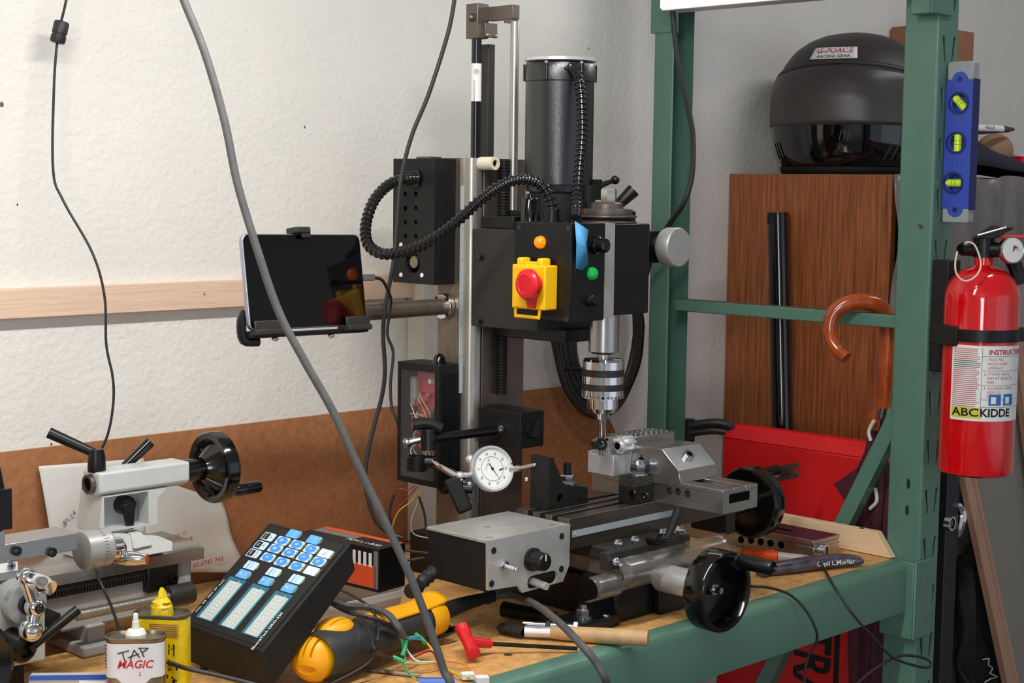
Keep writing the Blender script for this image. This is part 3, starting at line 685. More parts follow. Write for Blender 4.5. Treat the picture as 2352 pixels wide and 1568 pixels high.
# corrugated hoses
def hose(pts, r, pitch, nm):
    pp = catmull(pts, 8); L = sum((a-b_).length for a, b_ in zip(pp, pp[1:])); n = int(L/pitch)*4
    acc = [0]
    for a, b_ in zip(pp, pp[1:]): acc.append(acc[-1]+(b_-a).length)
    out = []; j = 0
    for i in range(n+1):
        s_ = L*i/n
        while j < len(pp)-2 and acc[j+1] < s_: j += 1
        t = (s_-acc[j])/max(1e-9, acc[j+1]-acc[j]); out.append(pp[j].lerp(pp[j+1], t))
    k = [0]
    bb = B()
    idx = {'i': -1}
    def rf(t, Ln): return r*(1.0 if round(t*n) % 4 in (1, 2) else 0.74)
    bb.tube(out, r, 14, 1, rf); return bb.build(nm, 'hose', ml, ang=28)
hp = [(955, 411), (930, 412), (893, 424), (858, 462), (840, 518), (846, 562), (880, 583), (930, 577), (985, 555), (1045, 512), (1105, 458), (1160, 422), (1205, 411), (1243, 425), (1264, 458), (1269, 492)]
d0 = (P(955, 411, x=1.483)-CAM).dot(CF); d1 = (P(1268, 505, x=1.495)-CAM).dot(CF)
hose([P(x, y, d=d0+(d1-d0)*(i/(len(hp)-1))-0.05*math.sin(math.pi*i/(len(hp)-1))) for i, (x, y) in enumerate(hp)], 0.0080, 0.0076, 'flexible_hose')
hp = [(1300, 158), (1316, 158), (1328, 180), (1335, 230), (1337, 290), (1334, 350), (1328, 420), (1323, 470), (1322, 500)]
d0 = (V((MX, MY, 0.6))-CAM).dot(CF)-0.052; d1 = (P(1322, 503, x=1.510)-CAM).dot(CF)
hose([P(x, y, d=d0-0.016*math.sin(min(1, i/3)*1.57)+(d1-d0)*(i/(len(hp)-1))**2) for i, (x, y) in enumerate(hp)], 0.0074, 0.0074, 'flexible_hose')
# speed controller box on the column side
XB = 1.497; y0, y1 = P(903, 500, x=XB).y, P(998, 500, x=XB).y; zt2, zb3 = P(950, 364, x=XB).z, P(950, 651, x=XB).z
pw = mp(B().box((XB, y1, zb3), (1.537, y0, zt2)), 'controller_box', 'black_matte', bevel=0.0012)
c = B()
for px in (931, 955):
    for py in (446, 478, 511, 543): q = P(px, py, x=XB); c.cyl(q-X*0.004, q+X*0.006, 0.0037, n=14)
q = P(948, 602, x=XB); c.cyl(q-X*0.004, q+X*0.012, 0.0155, n=40)
cut(pw, c)
fan = B().cyl(q+X*0.002, q+X*0.011, 0.0085); fan.build('fan_hub', 'can_metal', pw)
for k in range(7):
    t = 2*math.pi*k/7; d_ = V((0, math.cos(t), math.sin(t))); t_ = V((0, -math.sin(t), math.cos(t)))
    B().obox(q+X*0.007+d_*0.0115, d_*0.0035, t_*0.0035+X*0.002, X*0.0004).build('fan_blade', 'black_gloss', pw)
for px, py in ((921, 631), (969, 632), (921, 562)):
    q = P(px, py, x=XB); B().lathe(q, -X, [(0.0034, 0), (0.003, 0.001), (0, 0.0012)], 14).build('box_screw', 'white', pw)
q = P(958, 409, x=XB); b = B().cyl(q, q-X*0.010+Y*0.012, 0.0105); hexnut(b, q, -X, 0.0125, 0.005); b.build('hose_gland', 'black_gloss', pw)
B().box((XB+0.01, y1+0.02, zt2), (XB+0.03, y1+0.05, zt2+0.003)).build('lid_tab', 'steel_dark', pw)
# electronics box with clear cover
XE = 1.490; y0, y1 = P(913, 960, x=XE).y, P(1008, 960, x=XE).y; zt2, zb3 = P(960, 835, x=XE).z, P(960, 1112, x=XE).z
ee = mp(B().box((XE, y1, zb3), (1.536, y0, zt2)), 'electronics_box', 'black_matte', bevel=0.001)
cut(ee, B().box((XE-0.01, y1+0.009, zb3+0.008), (1.528, y0-0.005, zt2-0.010)))
B().box((1.512, y1+0.010, zb3+0.075), (1.5145, y0-0.018, zt2-0.012)).build('circuit_board', 'pcb_red', ee)
for i in range(16):
    yy = random.uniform(y1+0.016, y0-0.028); zz = random.uniform(zb3+0.08, zt2-0.02); w = random.uniform(0.002, 0.005)
    B().box((1.506-random.random()*0.004, yy-w, zz-w), (1.512, yy+w, zz+w)).build('component', random.choice(['ink_black', 'wire_white', 'pcb_red', 'can_metal']), ee)
B().box((1.505, y0-0.020, zt2-0.065), (1.525, y0-0.008, zt2-0.022)).build('capacitor', 'lathe_gray_dirty', ee, bevel=0.003)
cols = ['wire_red', 'wire_red', 'wire_red', 'wire_white', 'wire_beige', 'wire_beige', 'wire_yellow', 'wire_red', 'wire_white', 'wire_beige']
for i, m_ in enumerate(cols):
    f = lambda: random.uniform(0.1, 0.9)
    p = [V((1.498+random.random()*0.010, y1+0.012+(y0-y1-0.022)*f(), zb3+0.015+(zt2-zb3-0.03)*(0.05+0.75*(1-k/4)*random.uniform(0.7, 1)))) for k in range(5)]
    B().tube(p, 0.0008, 6, 5).build('wire', m_, ee)
B().box((XE+0.001, y1+0.008, zb3+0.007), (XE+0.0022, y0-0.004, zt2-0.009)).build('clear_cover', 'cover_clear', ee)
b = B().lathe((1.51, (y0+y1)/2-0.022, zt2), Z, [(0.010, 0), (0.008, 0.010), (0.0045, 0.014), (0, 0.016)], 18); b.build('top_gland', 'black_gloss', ee)
b = B().ball((1.51, (y0+y1)/2-0.035, zb3-0.002), 0.010); b.build('bottom_gland', 'black', ee)
for k in range(7): B().box((XE+0.006, y1-0.0012, zb3+0.012), (XE+0.009, y1, zt2-0.012)).build('side_rib', 'black', ee) if k == 0 else B().box((XE+0.006+0.006*k, y1-0.0012, zb3+0.012), (XE+0.009+0.006*k, y1, zt2-0.012)).build('side_rib', 'black', ee)
# wires falling from the electronics box
ws = [('wire_yellow', [(965, 1118), (945, 1150), (915, 1175), (900, 1215), (895, 1262), (905, 1300)]), ('wire_red', [(958, 1118), (930, 1150), (908, 1172), (897, 1200), (893, 1250), (900, 1290)]),
      ('wire_beige', [(968, 1118), (957, 1160), (945, 1195), (950, 1225), (985, 1235), (1000, 1232)]), ('rubber', [(962, 1140), (975, 1180), (980, 1220), (995, 1240)]), ('wire_red', [(952, 1115), (935, 1125), (915, 1122), (900, 1140)]),
      ('rubber', [(905, 1135), (895, 1180), (905, 1240), (930, 1262), (985, 1270)]), ('rubber', [(897, 1190), (900, 1262), (930, 1285), (975, 1280)])]
for m_, pp in ws: B().tube([P(x, y, d=2.215+0.003*i) for i, (x, y) in enumerate(pp)], 0.0009 if m_ != 'rubber' else 0.0018, 7, 6).build('wire', m_, ml)
# ---------------------------------------------------------------- vise and work on the mill table
XV = 1.656
vs = thing('milling_vise', 'ground steel milling vise bolted across the mill table', 'vise', (1.69, -0.50, ZT))
zt_v = P(1667, 1127, x=XV).z; yfv = P(1660, 1181, x=XV).y; W_ = 0.076
zt_v = max(zt_v, ZT+0.03)
b = B().box((XV, yfv, ZT+0.0002), (XV+W_, -0.385, zt_v-0.006)); vb = b.build('base', 'ground_steel', vs, bevel=0.0008)
c = B()
for px, py in ((1427, 1107), (1447, 1110), (1537, 1127), (1557, 1129), (1579, 1134)):
    q = P(px, py, x=XV); c.cyl(q-X*0.01, q+X*0.02, 0.0052, n=18)
cut(vb, c)
b = B().box((XV-0.001, yfv+0.0005, zt_v-0.006), (XV+0.024, -0.385, zt_v)); b.box((XV+0.050, yfv+0.0005, zt_v-0.006), (XV+W_+0.001, -0.385, zt_v))
b.box((XV+0.024, yfv+0.0005, zt_v-0.006), (XV+0.050, yfv+0.018, zt_v)); b.build('bed_rail', 'ground_steel', vs, bevel=0.0006)
q = P(1698, 1141, y=yfv); B().box((q.x-0.022, yfv-0.0006, q.z-0.006), (q.x+0.022, yfv+0.002, q.z+0.006)).build('end_slot', 'dark', vs)
B().box((XV+W_, yfv+0.01, ZT+0.006), (XV+W_+0.008, yfv+0.05, zt_v-0.008)).build('side_step', 'steel_dark', vs, bevel=0.0006)
jaw = [P(px, py, x=XV-0.002) for px, py in ((1452, 1021), (1520, 1031), (1559, 1081), (1563, 1109), (1540, 1117), (1480, 1104), (1412, 1093), (1414, 1030))]
mj = B().prism(jaw, (W_+0.006, 0, 0)).build('movable_jaw', 'ground_steel', vs, bevel=0.0008)
q = (P(1520, 1031, x=XV)+P(1559, 1081, x=XV))/2+X*0.036
dn = (P(1559, 1081, x=XV)-P(1520, 1031, x=XV)).normalized(); nn = V((0, dn.z, -dn.y)); nn = nn if nn.z > 0 else -nn
b = B().ring(q-nn*0.004, q+nn*0.007, 0.0078, 0.0042); b.build('jaw_screw', 'chrome', vs)
B().cyl(q-nn*0.004, q+nn*0.0025, 0.0042, n=6).build('screw_socket', 'dark', vs)
q = P(1473, 1053, x=XV-0.0022); b = B()
for k in range(4): t = math.pi/2*k; d_ = V((0, math.cos(t), math.sin(t))); e_ = V((0, -math.sin(t), math.cos(t))); b.add([q+d_*0.0068, q+e_*0.0018, q-e_*0.0018], [(0, 1, 2)])
b.box(q-V((0.0001, 0.0018, 0.0018)), q+V((0, 0.0018, 0.0018))); b.build('star_hole', 'dark', vs)
# fixed jaw with dimpled top
yj = P(1452, 1015, x=XV-0.002).y; zj = P(1549, 990, y=yj).z; xj = P(1549, 1010, y=yj).x
fj = B().box((XV-0.004, yj, ZT+0.02), (xj, yj+0.045, zj)).build('fixed_jaw', 'ground_steel', vs, bevel=0.0008)
for i in range(8):
    for j in range(3): B().ball((XV+(xj-XV)*(i+0.3+0.35*(j % 2))/8, yj+0.008+0.013*j, zj+0.0002), 0.0014, 10, 6, (1.2, 1, 0.5)).build('dimple', 'chrome', fj)
# aluminium work piece
wp = thing('work_piece', 'slotted aluminium block with a fluted screw held at the vise jaw', 'workpiece', (1.64, -0.43, 0.17))
XW = 1.628; g = lambda px, py: P(px, py, x=XW)
pr = [g(1350, 1035), g(1350, 1082), g(1409, 1094), g(1409, 1046), g(1397, 1043), g(1397, 1004), g(1391, 1004), g(1391, 1050), g(1357, 1043), g(1357, 1036)]
pr = [g(1350, 1035), g(1350, 1083), g(1409, 1094), g(1409, 1046), g(1398, 1043), g(1398, 1006), g(1391, 1005), g(1391, 1050), g(1357, 1042), g(1357, 1035)]
B().prism(pr, (0.030, 0, 0)).build('block', 'aluminium', wp, bevel=0.0005)
B().prism([g(1391, 1004), g(1409, 1007), g(1409, 1014), g(1391, 1011)], (0.030, 0, 0)).build('upper_bridge', 'aluminium', wp)
q = P(1418, 1024, x=XW+0.004); b = B().lathe(q, X, [(0.0065, 0), (0.0065, 0.004), (0.0125, 0.005), (0.0135, 0.008), (0.0135, 0.026), (0.012, 0.028), (0, 0.028)], 40, lambda t, h: 1-0.14*(0.5+0.5*math.cos(8*t))*(h > 0.0045)); b.build('fluted_screw', 'aluminium', wp)
B().cyl(q-X*0.0005, q+X*0.001, 0.0050).build('screw_bore', 'dark', wp)
# angle plate and clamps
ap = thing('angle_plate', 'black cast iron angle plate with serrated rib on the mill table', 'angle plate', (1.53, -0.43, ZT))
x0, ya, yb = 1.502, -0.447, -0.413
zA = P(1250, 1050, x=x0).z
pr = [(0, 0), (0, zA-ZT), (0.008, zA-ZT)]
for k in range(10): f = k/10; zz = (zA-ZT)*(1-f*0.62); xx = 0.008+0.026*f; pr += [(xx+0.0012, zz-0.002), (xx+0.0002, zz-0.005)]
pr += [(0.036, 0.030), (0.075, 0.022), (0.078, 0.014), (0.062, 0.012), (0.060, 0.004), (0.078, 0.004), (0.078, 0)]
a_ = B().prism([(x0+x, ya, ZT+0.0002+z) for x, z in pr], (0, yb-ya, 0)).build('plate', 'cast_black', ap, ang=25)
cut(a_, B().cyl((x0+0.022, ya-0.01, ZT+0.014), (x0+0.022, yb+0.01, ZT+0.014), 0.006, n=18))
q = V((1.556, -0.430, ZT+0.026))
b = B().cyl(q, q+Z*0.003, 0.0125); b.build('washer', 'zinc', ap)
b = hexnut(B(), q+Z*0.003, Z, 0.0098, 0.011); b.build('clamp_nut', 'zinc', ap)
b = B().cyl(q+Z*0.012, q+Z*0.030, 0.0052); b.build('stud', 'black', ap)
q = P(1215, 1100, x=x0); B().ball(q+V((-0.002, 0.002, 0)), 0.004).build('side_screw', 'chrome', ap)
b = B().box((1.575, -0.432, ZT+0.0003), (1.597, -0.405, ZT+0.021)); b.build('stop_block', 'charcoal', ap, bevel=0.003)
sc2 = thing('step_clamp', 'black serrated step clamp with steel nut beside the vise', 'clamp', (1.625, -0.475, ZT))
cx, cy = 1.638, -0.484
b = B().box((cx-0.022, cy-0.014, ZT+0.0003), (cx+0.016, cy+0.014, ZT+0.024)); s_ = b.build('step_block', 'cast_black', sc2, bevel=0.001)
for k in range(5): B().box((cx-0.022, cy-0.0145, ZT+0.0245+0.0024*k), (cx+0.016, cy+0.014, ZT+0.0260+0.0024*k)).build('serration', 'steel_dark', sc2)
B().box((cx-0.021, cy-0.013, ZT+0.024), (cx+0.015, cy+0.013, ZT+0.037)).build('clamp_bar', 'cast_black', sc2)
q = V((cx+0.002, cy, ZT+0.037)); b = B().cyl(q, q+Z*0.003, 0.0135); b.build('washer', 'zinc', sc2)
b = hexnut(B(), q+Z*0.003, Z, 0.0115, 0.012); b.lathe(q+Z*0.015, Z, [(0.008, 0), (0.006, 0.005), (0, 0.006)], 16); b.build('clamp_nut', 'zinc', sc2)
for px, py in ((1455, 1133), (1484, 1139)):
    q = P(px, py, x=cx-0.0225); b = B().ring(q, q-X*0.004, 0.0052, 0.0028, 18); b.build('cap_screw', 'black_gloss', sc2)
# ---------------------------------------------------------------- dial indicator on magnetic base
di = thing('dial_indicator', 'white faced dial indicator on a black magnetic base arm', 'gauge', (1.56, -0.31, 0.2))
xm = 1.548; y0, y1 = -0.264, P(1195, 985, x=xm).y; z0, z1 = P(1195, 1032, x=xm).z, P(1195, 948, x=xm).z; x1 = P(1250, 970, y=y1).x
mb_ = B().box((xm, y1, z0), (x1, y0, z1)).build('magnetic_base', 'cast_black', di, bevel=0.0015)
q = P(1222, 985, y=y1); b = B().cyl(q, q-Y*0.006, 0.0135); b.obox(q-Y*0.010, V((0.006, 0, 0.011)), V((0.0036, 0, -0.002)), Y*0.005); b.build('magnet_knob', 'black_matte', mb_)
r0 = P(1150, 986, x=xm); r1 = P(998, 1006, d=(r0-CAM).dot(CF)-0.05)
b = B().cyl(r0+(r0-r1)*0.03, r1, 0.0065); b.build('arm_rod', 'black', di)
b = B().ring(r0, r0+(r1-r0).normalized()*0.006, 0.0085, 0.006); b.build('arm_collar', 'chrome', di)
dj = (r1-CAM).dot(CF)
J = lambda px, py, dd=0: P(px, py, d=dj+dd)
b = B().tube([J(948, 975), J(985, 972), J(1015, 985)], 0.008, 10, 4, lambda t, L: 0.0085-0.001*t); b.build('clamp_lever', 'black_matte', di)
b = B().cyl(J(985, 985), J(985, 1034), 0.0105); b.cyl(J(985, 998), J(985, 1012), 0.0125); b.build('swivel_joint', 'black', di)
b = B().ball(J(935, 1016), 0.0065); b.cyl(J(935, 1016), J(968, 1008), 0.005); b.build('swivel_screw', 'zinc', di)
b = B().lathe(J(958, 1048), Z, [(0.014, -0.019), (0.014, 0.0), (0.012, 0.001), (0.011, -0.004), (0, -0.004)], 28); b.build('swivel_cup', 'black', di)
b = B().cyl(J(955, 1058), J(1000, 1062), 0.009); b.build('cup_arm', 'black', di)
r2, r3 = J(998, 1062, -0.01), P(1062, 1100, d=dj-0.06)
b = B().cyl(r2, r3, 0.0052); b.build('fine_rod', 'chrome', di)
b = B(); kpts = [P(1030, 1100, d=dj-0.065), P(1045, 1135, d=dj-0.065), P(1062, 1172, d=dj-0.065)]
u_ = (kpts[2]-kpts[0]).normalized(); sd_ = u_.cross(CF).normalized()
b.obox((kpts[0]+kpts[2])/2+CR*0.004, u_*0.0245, sd_*0.0105, CF*0.006); b.build('thumb_lever', 'black_matte', di, bevel=0.004, seg=3)
b = B().cyl(P(1055, 1120, d=dj-0.06), P(1085, 1122, d=dj-0.06), 0.0065); b.obox(P(1082, 1118, d=dj-0.055), CR*0.006, CU*0.016, CF*0.007); b.build('dovetail_clamp', 'black', di, bevel=0.0008)
# dial
dc = P(1128, 1077, d=(P(1213, 1068, x=1.502)-CAM).dot(CF)-0.005)
nd = (-CF*0.84+CR*0.46+CU*0.22).normalized()
upd = (-CR*0.95+CU*0.30); upd = (upd-nd*nd.dot(upd)).normalized(); rtd = upd.cross(nd).normalized()
sR = (CR-nd*nd.dot(CR)).normalized(); sU = nd.cross(sR)
sU = sU if sU.dot(CU) > 0 else -sU
RD = 0.0312
b = B().lathe(dc-nd*0.017, nd, [(RD*0.72, 0), (RD*0.80, 0.002), (RD*0.80, 0.010), (RD*0.93, 0.011), (RD*0.93, 0.016), (RD, 0.0165), (RD, 0.022), (RD*0.97, 0.024), (RD*0.90, 0.0235), (RD*0.885, 0.020), (0, 0.020)], 56)
cs = b.build('dial_case', 'aluminium', di)
fc = dc+nd*0.0034
B().cyl(fc-nd*0.0006, fc, RD*0.88, n=56).build('dial_face', 'white', cs)
def dm(r, a): a = math.radians(a); return fc+nd*0.0003+rtd*(r*math.sin(a))+upd*(r*math.cos(a))
b = B()
for k in range(100):
    a = 3.6*k; L_ = 0.0022 if k % 10 else 0.0036; p0, p1 = dm(RD*0.86, a), dm(RD*0.86-L_, a); t_ = (p1-p0).cross(nd).normalized()*0.00012
    b.add([p0+t_, p1+t_, p1-t_, p0-t_], [(0, 1, 2, 3)])
b.build('graduations', 'ink_gray', cs, recalc=False)
for k in range(10):
    o_ = dm(RD*0.66, 36*k-25); text('0 10 20 30 40 50 60 70 80 90'.split()[k], 0.0046, plane_map(o_, rtd, upd), 'ink_gray', cs)
b = B()
for k in range(64):
    p0, p1, p2, p3 = dm(RD*0.53, 360*k/64), dm(RD*0.53, 360*(k+1)/64), dm(RD*0.515, 360*(k+1)/64), dm(RD*0.515, 360*k/64); b.add([p0, p1, p2, p3], [(0, 1, 2, 3)])
b.build('inner_ring', 'ink_gray', cs, recalc=False)
b = B(); a = 212; p0, p1 = dm(RD*0.80, a), dm(-RD*0.28, a); t_ = (p1-p0).cross(nd).normalized(); o_ = nd*0.001
b.add([p0+o_, p1+t_*0.0007+o_, p1-t_*0.0007+o_], [(0, 1, 2)]); b.cyl(fc, fc+nd*0.0014, 0.0018, n=14); b.build('needle', 'ink_black', cs)
b = B().cyl(dm(RD*0.42, 160), dm(RD*0.42, 160)+nd*0.0008, 0.0009); q0 = dm(RD*0.42, 160); b.obox(q0+nd*0.0006, (rtd-upd).normalized()*0.0035, (rtd+upd).normalized()*0.0007, nd*0.0002); b.build('small_needle', 'ink_black', cs)
text('NO. 24-117', 0.0032, plane_map(dm(RD*0.30, 20), -rtd, -upd), 'ink_gray', cs)
B().ball(dc+nd*0.005+sR*RD*0.93+sU*RD*0.30, 0.0028).build('bezel_clip', 'black_gloss', di)
st0 = dc-nd*0.008+sR*RD*0.75; tip = P(1228, 1067, x=1.5005)
b = B().cyl(st0, st0+(tip-st0)*0.5, 0.0045); b.cyl(st0+(tip-st0)*0.45, tip, 0.0026); b.ball(tip, 0.0026); b.build('plunger', 'steel', di)
b = B().cyl(dc-nd*0.010-sR*RD*0.75-sU*0.008, dc-nd*0.010-sR*(RD+0.010)-sU*0.010, 0.0036); b.ball(dc-nd*0.010-sR*(RD+0.010)-sU*0.010, 0.0062, sc=(1, 1, 0.8)); b.build('lug_nut', 'aluminium', di)
b = B().ball(dc-nd*0.012-sR*RD*0.80+sU*RD*0.42, 0.0066); b.build('bezel_screw', 'aluminium', di)
b = B().ball(dc-nd*0.014-sR*RD*0.80-sU*RD*0.66, 0.0062); b.build('clamp_bolt', 'chrome', di)
# ---------------------------------------------------------------- tablet on arm
TL = [V(p) for p in ((1.1285, -0.2985, 0.3845), (1.3185, -0.2915, 0.3815), (1.3195, -0.2725, 0.499), (1.1295, -0.2795, 0.5025))]
tc = sum(TL, V((0, 0, 0)))/4; tu = (TL[1]-TL[0]).normalized(); tv = (TL[3]-TL[0]); tv = (tv-tu*tv.dot(tu)).normalized(); tn = tu.cross(tv).normalized()
w2, h2 = 0.095, 0.059
tm = thing('tablet_mount', 'black tablet holder on a steel tube arm bolted to the mill column', 'mount', (1.40, -0.22, 0.37))
q1 = P(1026, 703, x=1.537); q0 = V((1.27, q1.y, q1.z-0.003))
b = B().cyl(q0, q1-X*0.0035, 0.0118); b.build('arm_tube', 'steel_brown', tm)
b = B().ring(q1-X*0.010, q1, 0.0185, 0.0100); fl = b.build('flange', 'chrome', tm, bevel=0.0012)
for k in range(4): t = math.radians(45+90*k); o_ = q1+V((0, math.cos(t), math.sin(t)))*0.0155; B().cyl(o_-X*0.0105, o_-X*0.009, 0.003).build('flange_screw', 'ink_black', tm)
def T_(u, v, w): return tc+tu*u+tv*v+tn*w
b = B().obox(T_(0.0, -0.01, -0.014), tu*0.045, tv*0.035, tn*0.005); b.cyl(q0, T_(0.04, -0.01, -0.016), 0.012); b.build('back_plate', 'black_matte', tm, bevel=0.002)
for s_ in (-1, 1):
    b = B().obox(T_(s_*(w2-0.022), -h2-0.003, 0.002), tu*0.020, tv*0.0035, tn*0.012); b.obox(T_(s_*(w2-0.022), -h2+0.0045, 0.0085), tu*0.020, tv*0.007, tn*0.0018)
    b.build('lower_claw', 'charcoal', tm, bevel=0.0015)
b = B().obox(T_(0.0, -h2-0.006, -0.004), tu*w2, tv*0.003, tn*0.008); b.build('lower_rail', 'black', tm, bevel=0.0015)
b = B().tube([T_(-w2+0.005, -h2+0.024, -0.011), T_(-w2-0.001, -h2+0.012, -0.012), T_(-w2+0.0, -h2-0.010, -0.012), T_(-w2+0.02, -h2-0.013, -0.010)], 0.006, 8, 4); b.build('side_arm', 'black', tm)
b = B().obox(T_(-0.006, h2+0.004, 0.002), tu*0.012, tv*0.004, tn*0.010); b.obox(T_(0.0, h2-0.001, 0.0085), tu*0.007, tv*0.005, tn*0.002); b.build('upper_claw', 'charcoal', tm, bevel=0.0015)
for s_ in (-0.055, 0.035): B().ball(T_(s_, -h2-0.011, -0.002), 0.0045, sc=(1, 1, 0.7)).build('thumb_screw', 'chrome', tm)
tab = thing('tablet', 'dark tablet computer with silver edge in the black holder', 'tablet', tc-tv*h2)
def rrect(cf, w, h, r, n=6):
    out = []
    for sx, sy, a0 in ((1, 1, 0), (-1, 1, 90), (-1, -1, 180), (1, -1, 270)):
        for k in range(n+1): a = math.radians(a0+90*k/n); out.append(cf(sx*(w-r)+r*math.cos(a), sy*(h-r)+r*math.sin(a)))
    return out
B().prism(rrect(lambda u, v: T_(u, v, -0.005), w2, h2, 0.009), tn*0.0072).build('case', 'tablet_edge', tab, bevel=0.001)
B().prism(rrect(lambda u, v: T_(u, v, 0.0021), w2-0.0014, h2-0.0014, 0.008), tn*0.0006).build('screen', 'screen_black', tab)
# ---------------------------------------------------------------- small lathe on the left
lt = thing('mini_lathe', 'grey metal lathe with tailstock, black handwheel and chrome ball cranks', 'lathe', (1.0, -0.2, 0))
def lp(b, n, m, **k): return b.build(n, m, lt, **k)
YB = -0.200
e1 = P(469, 1258, y=YB-0.010); zW = e1.z; xE = e1.x
# bed: ways on a web
bd = lp(B().prism([(-0.2, y, z) for y, z in ((YB-0.010, zW), (YB+0.004, zW+0.006), (YB+0.085, zW+0.006), (YB+0.100, zW), (YB+0.100, zW-0.014), (YB-0.010, zW-0.014))], (xE+0.2, 0, 0)), 'bed_way', 'ground_steel', bevel=0.0006)
lp(B().box((-0.2, YB+0.002, 0.030), (xE-0.010, YB+0.088, zW-0.014)), 'bed', 'lathe_gray_dirty', bevel=0.004)
b = B()
xr0, xr1 = 0.78, P(345, 1318, y=YB-0.004).x; k = 0; x = xr0
while x < xr1: b.box((x, YB-0.007, zW-0.029), (x+0.0024, YB+0.0025, zW-0.0215)); x += 0.0042
b.box((xr0, YB-0.007, zW-0.0215), (xr1, YB+0.0025, zW-0.0155)); lp(b, 'gear_rack', 'cast_black')
q = P(232, 1500, y=YB-0.015)
lp(B().box((q.x-0.026, YB-0.020, 0.0002), (q.x+0.020, YB+0.09, 0.014)), 'bed_foot', 'lathe_gray_dirty', bevel=0.003)
lp(B().box((q.x-0.012, YB-0.006, 0.012), (q.x+0.012, YB+0.085, 0.034)), 'foot_riser', 'lathe_gray_dirty', bevel=0.002)
# lead screw
zl = P(300, 1388, y=YB-0.026).z; x0, x1 = P(175, 1415, y=YB-0.026).x, P(392, 1367, y=YB-0.026).x
prof = []; L = 0; tot = x1-x0
while L < tot: prof += [(0.0066, L), (0.0066, L+0.0009), (0.0056, L+0.0013), (0.0056, L+0.0020)]; L += 0.0024
lp(B().lathe((x0, YB-0.026, zl), X, prof, 14), 'lead_screw', 'steel', ang=50)
lp(B().cyl((x1-0.004, YB-0.026, zl), (x1+0.030, YB-0.026, zl), 0.0135), 'screw_bearing', 'charcoal', bevel=0.001)
b = B().box((x1-0.022, YB-0.010, zl+0.004), (x1+0.022, YB+0.003, zl+0.036)); lp(b, 'bearing_bracket', 'black', bevel=0.002)
q = P(398, 1328, y=YB-0.012); lp(B().ring(q, q-Y*0.003, 0.0058, 0.003), 'bracket_screw', 'black_gloss')
# tailstock
YT = -0.214
t0, t1 = P(229, 1085, y=YT), P(437, 1062, y=YT); zt0, zb0 = P(229, 1087, y=YT).z, P(229, 1142, y=YT).z
ytb = P(190, 1068, x=t0.x).y
def top_prof(x):
    return [(x, YT, zb0+0.004), (x, YT, zt0), (x, ytb, zt0), (x, ytb, zb0+0.006), (x, ytb-0.012, zb0-0.002), (x, YT+0.012, zb0-0.002)]
tk = lp(B().prism(top_prof(t0.x), (t1.x-t0.x, 0, 0)), 'tailstock_barrel', 'lathe_gray', bevel=0.003, seg=3)
qc = V((t0.x, (YT+ytb)/2, (zt0+zb0)/2-0.001))
B().ring(qc+X*0.002, qc-X*0.006, 0.0118, 0.0088).build('quill', 'steel_dark', tk); B().cyl(qc, qc-X*0.003, 0.0088).build('quill_bore', 'dark', tk)
# body under the barrel, with a recess
xb0, xb1 = P(236, 1180, y=YT+0.004).x, P(362, 1180, y=YT+0.004).x
zb1 = P(240, 1225, y=YT).z
bod = lp(B().prism([(xb0, YT+0.004, zb0), (xb1+0.014, YT+0.004, zb0), (xb1, YT+0.004, zb0-0.012), (xb1, YT+0.004, zb1), (xb0-0.006, YT+0.004, zb1)], (0, 0.050, 0)), 'tailstock_body', 'lathe_gray', bevel=0.0015)
ra, rb = P(243, 1142, y=YT).x, P(345, 1142, y=YT).x; rz0, rz1 = P(290, 1214, y=YT).z, P(290, 1137, y=YT).z
cut(bod, B().box((ra, YT-0.01, rz0), (rb, YT+0.030, rz1)))
q = P(288, 1160, y=YT+0.022); b = B().lathe(q, -Y, [(0.012, -0.012), (0.012, 0.006), (0.008, 0.008), (0, 0.008)], 20); b.prism([q+V((-0.009, -0.010, 0.004)), q+V((0.009, -0.010, 0.004)), q+V((0.004, -0.012, -0.028)), q+V((-0.004, -0.012, -0.028))], (0, 0.006, 0)); lp(b, 'lock_lever', 'black', bevel=0.001)
bz1 = P(300, 1262, y=YT-0.008).z
xq0, xq1 = P(215, 1255, y=YT-0.006).x, P(395, 1250, y=YT-0.006).x
lp(B().prism([(xq0, YT-0.008, zW+0.0065), (xq1, YT-0.008, zW+0.0065), (xq1, YT-0.008, zW+0.018), (xq1-0.010, YT+0.006, zW+0.024), (xb0-0.004, YT+0.006, zb1+0.002), (xq0, YT-0.008, zW+0.018)], (0, 0.075, 0)), 'tailstock_base', 'lathe_gray', bevel=0.001)
q = P(322, 1246, y=YT-0.004); lp(B().prism([q+V((-0.012, -0.006, -0.005)), q+V((0.014, -0.006, -0.004)), q+V((0.004, 0.004, 0.012)), q+V((-0.010, 0.004, 0.012))], (0, 0.016, 0)), 'base_rib', 'lathe_gray', bevel=0.0008)
# clamp levers
q = P(222, 1060, y=(YT+ytb)/2); b = B().lathe((q.x, (YT+ytb)/2, zt0-0.001), Z, [(0.0105, 0), (0.0108, 0.004), (0.0102, 0.018), (0.0082, 0.027), (0, 0.027)], 24)
h0 = V((q.x, (YT+ytb)/2, zt0+0.020)); h1 = P(112, 993, d=(h0-CAM).dot(CF)-0.01)
b.cyl(h0, h1, 0.0056, 0.0068); lp(b, 'clamp_handle', 'black')
q0, q1 = P(306, 1052, y=ytb+0.012), P(343, 1016, y=ytb+0.012); b = B().cyl(q0-(q1-q0)*0.5, q1, 0.0058, 0.0072); lp(b, 'rear_lever', 'black_gloss')
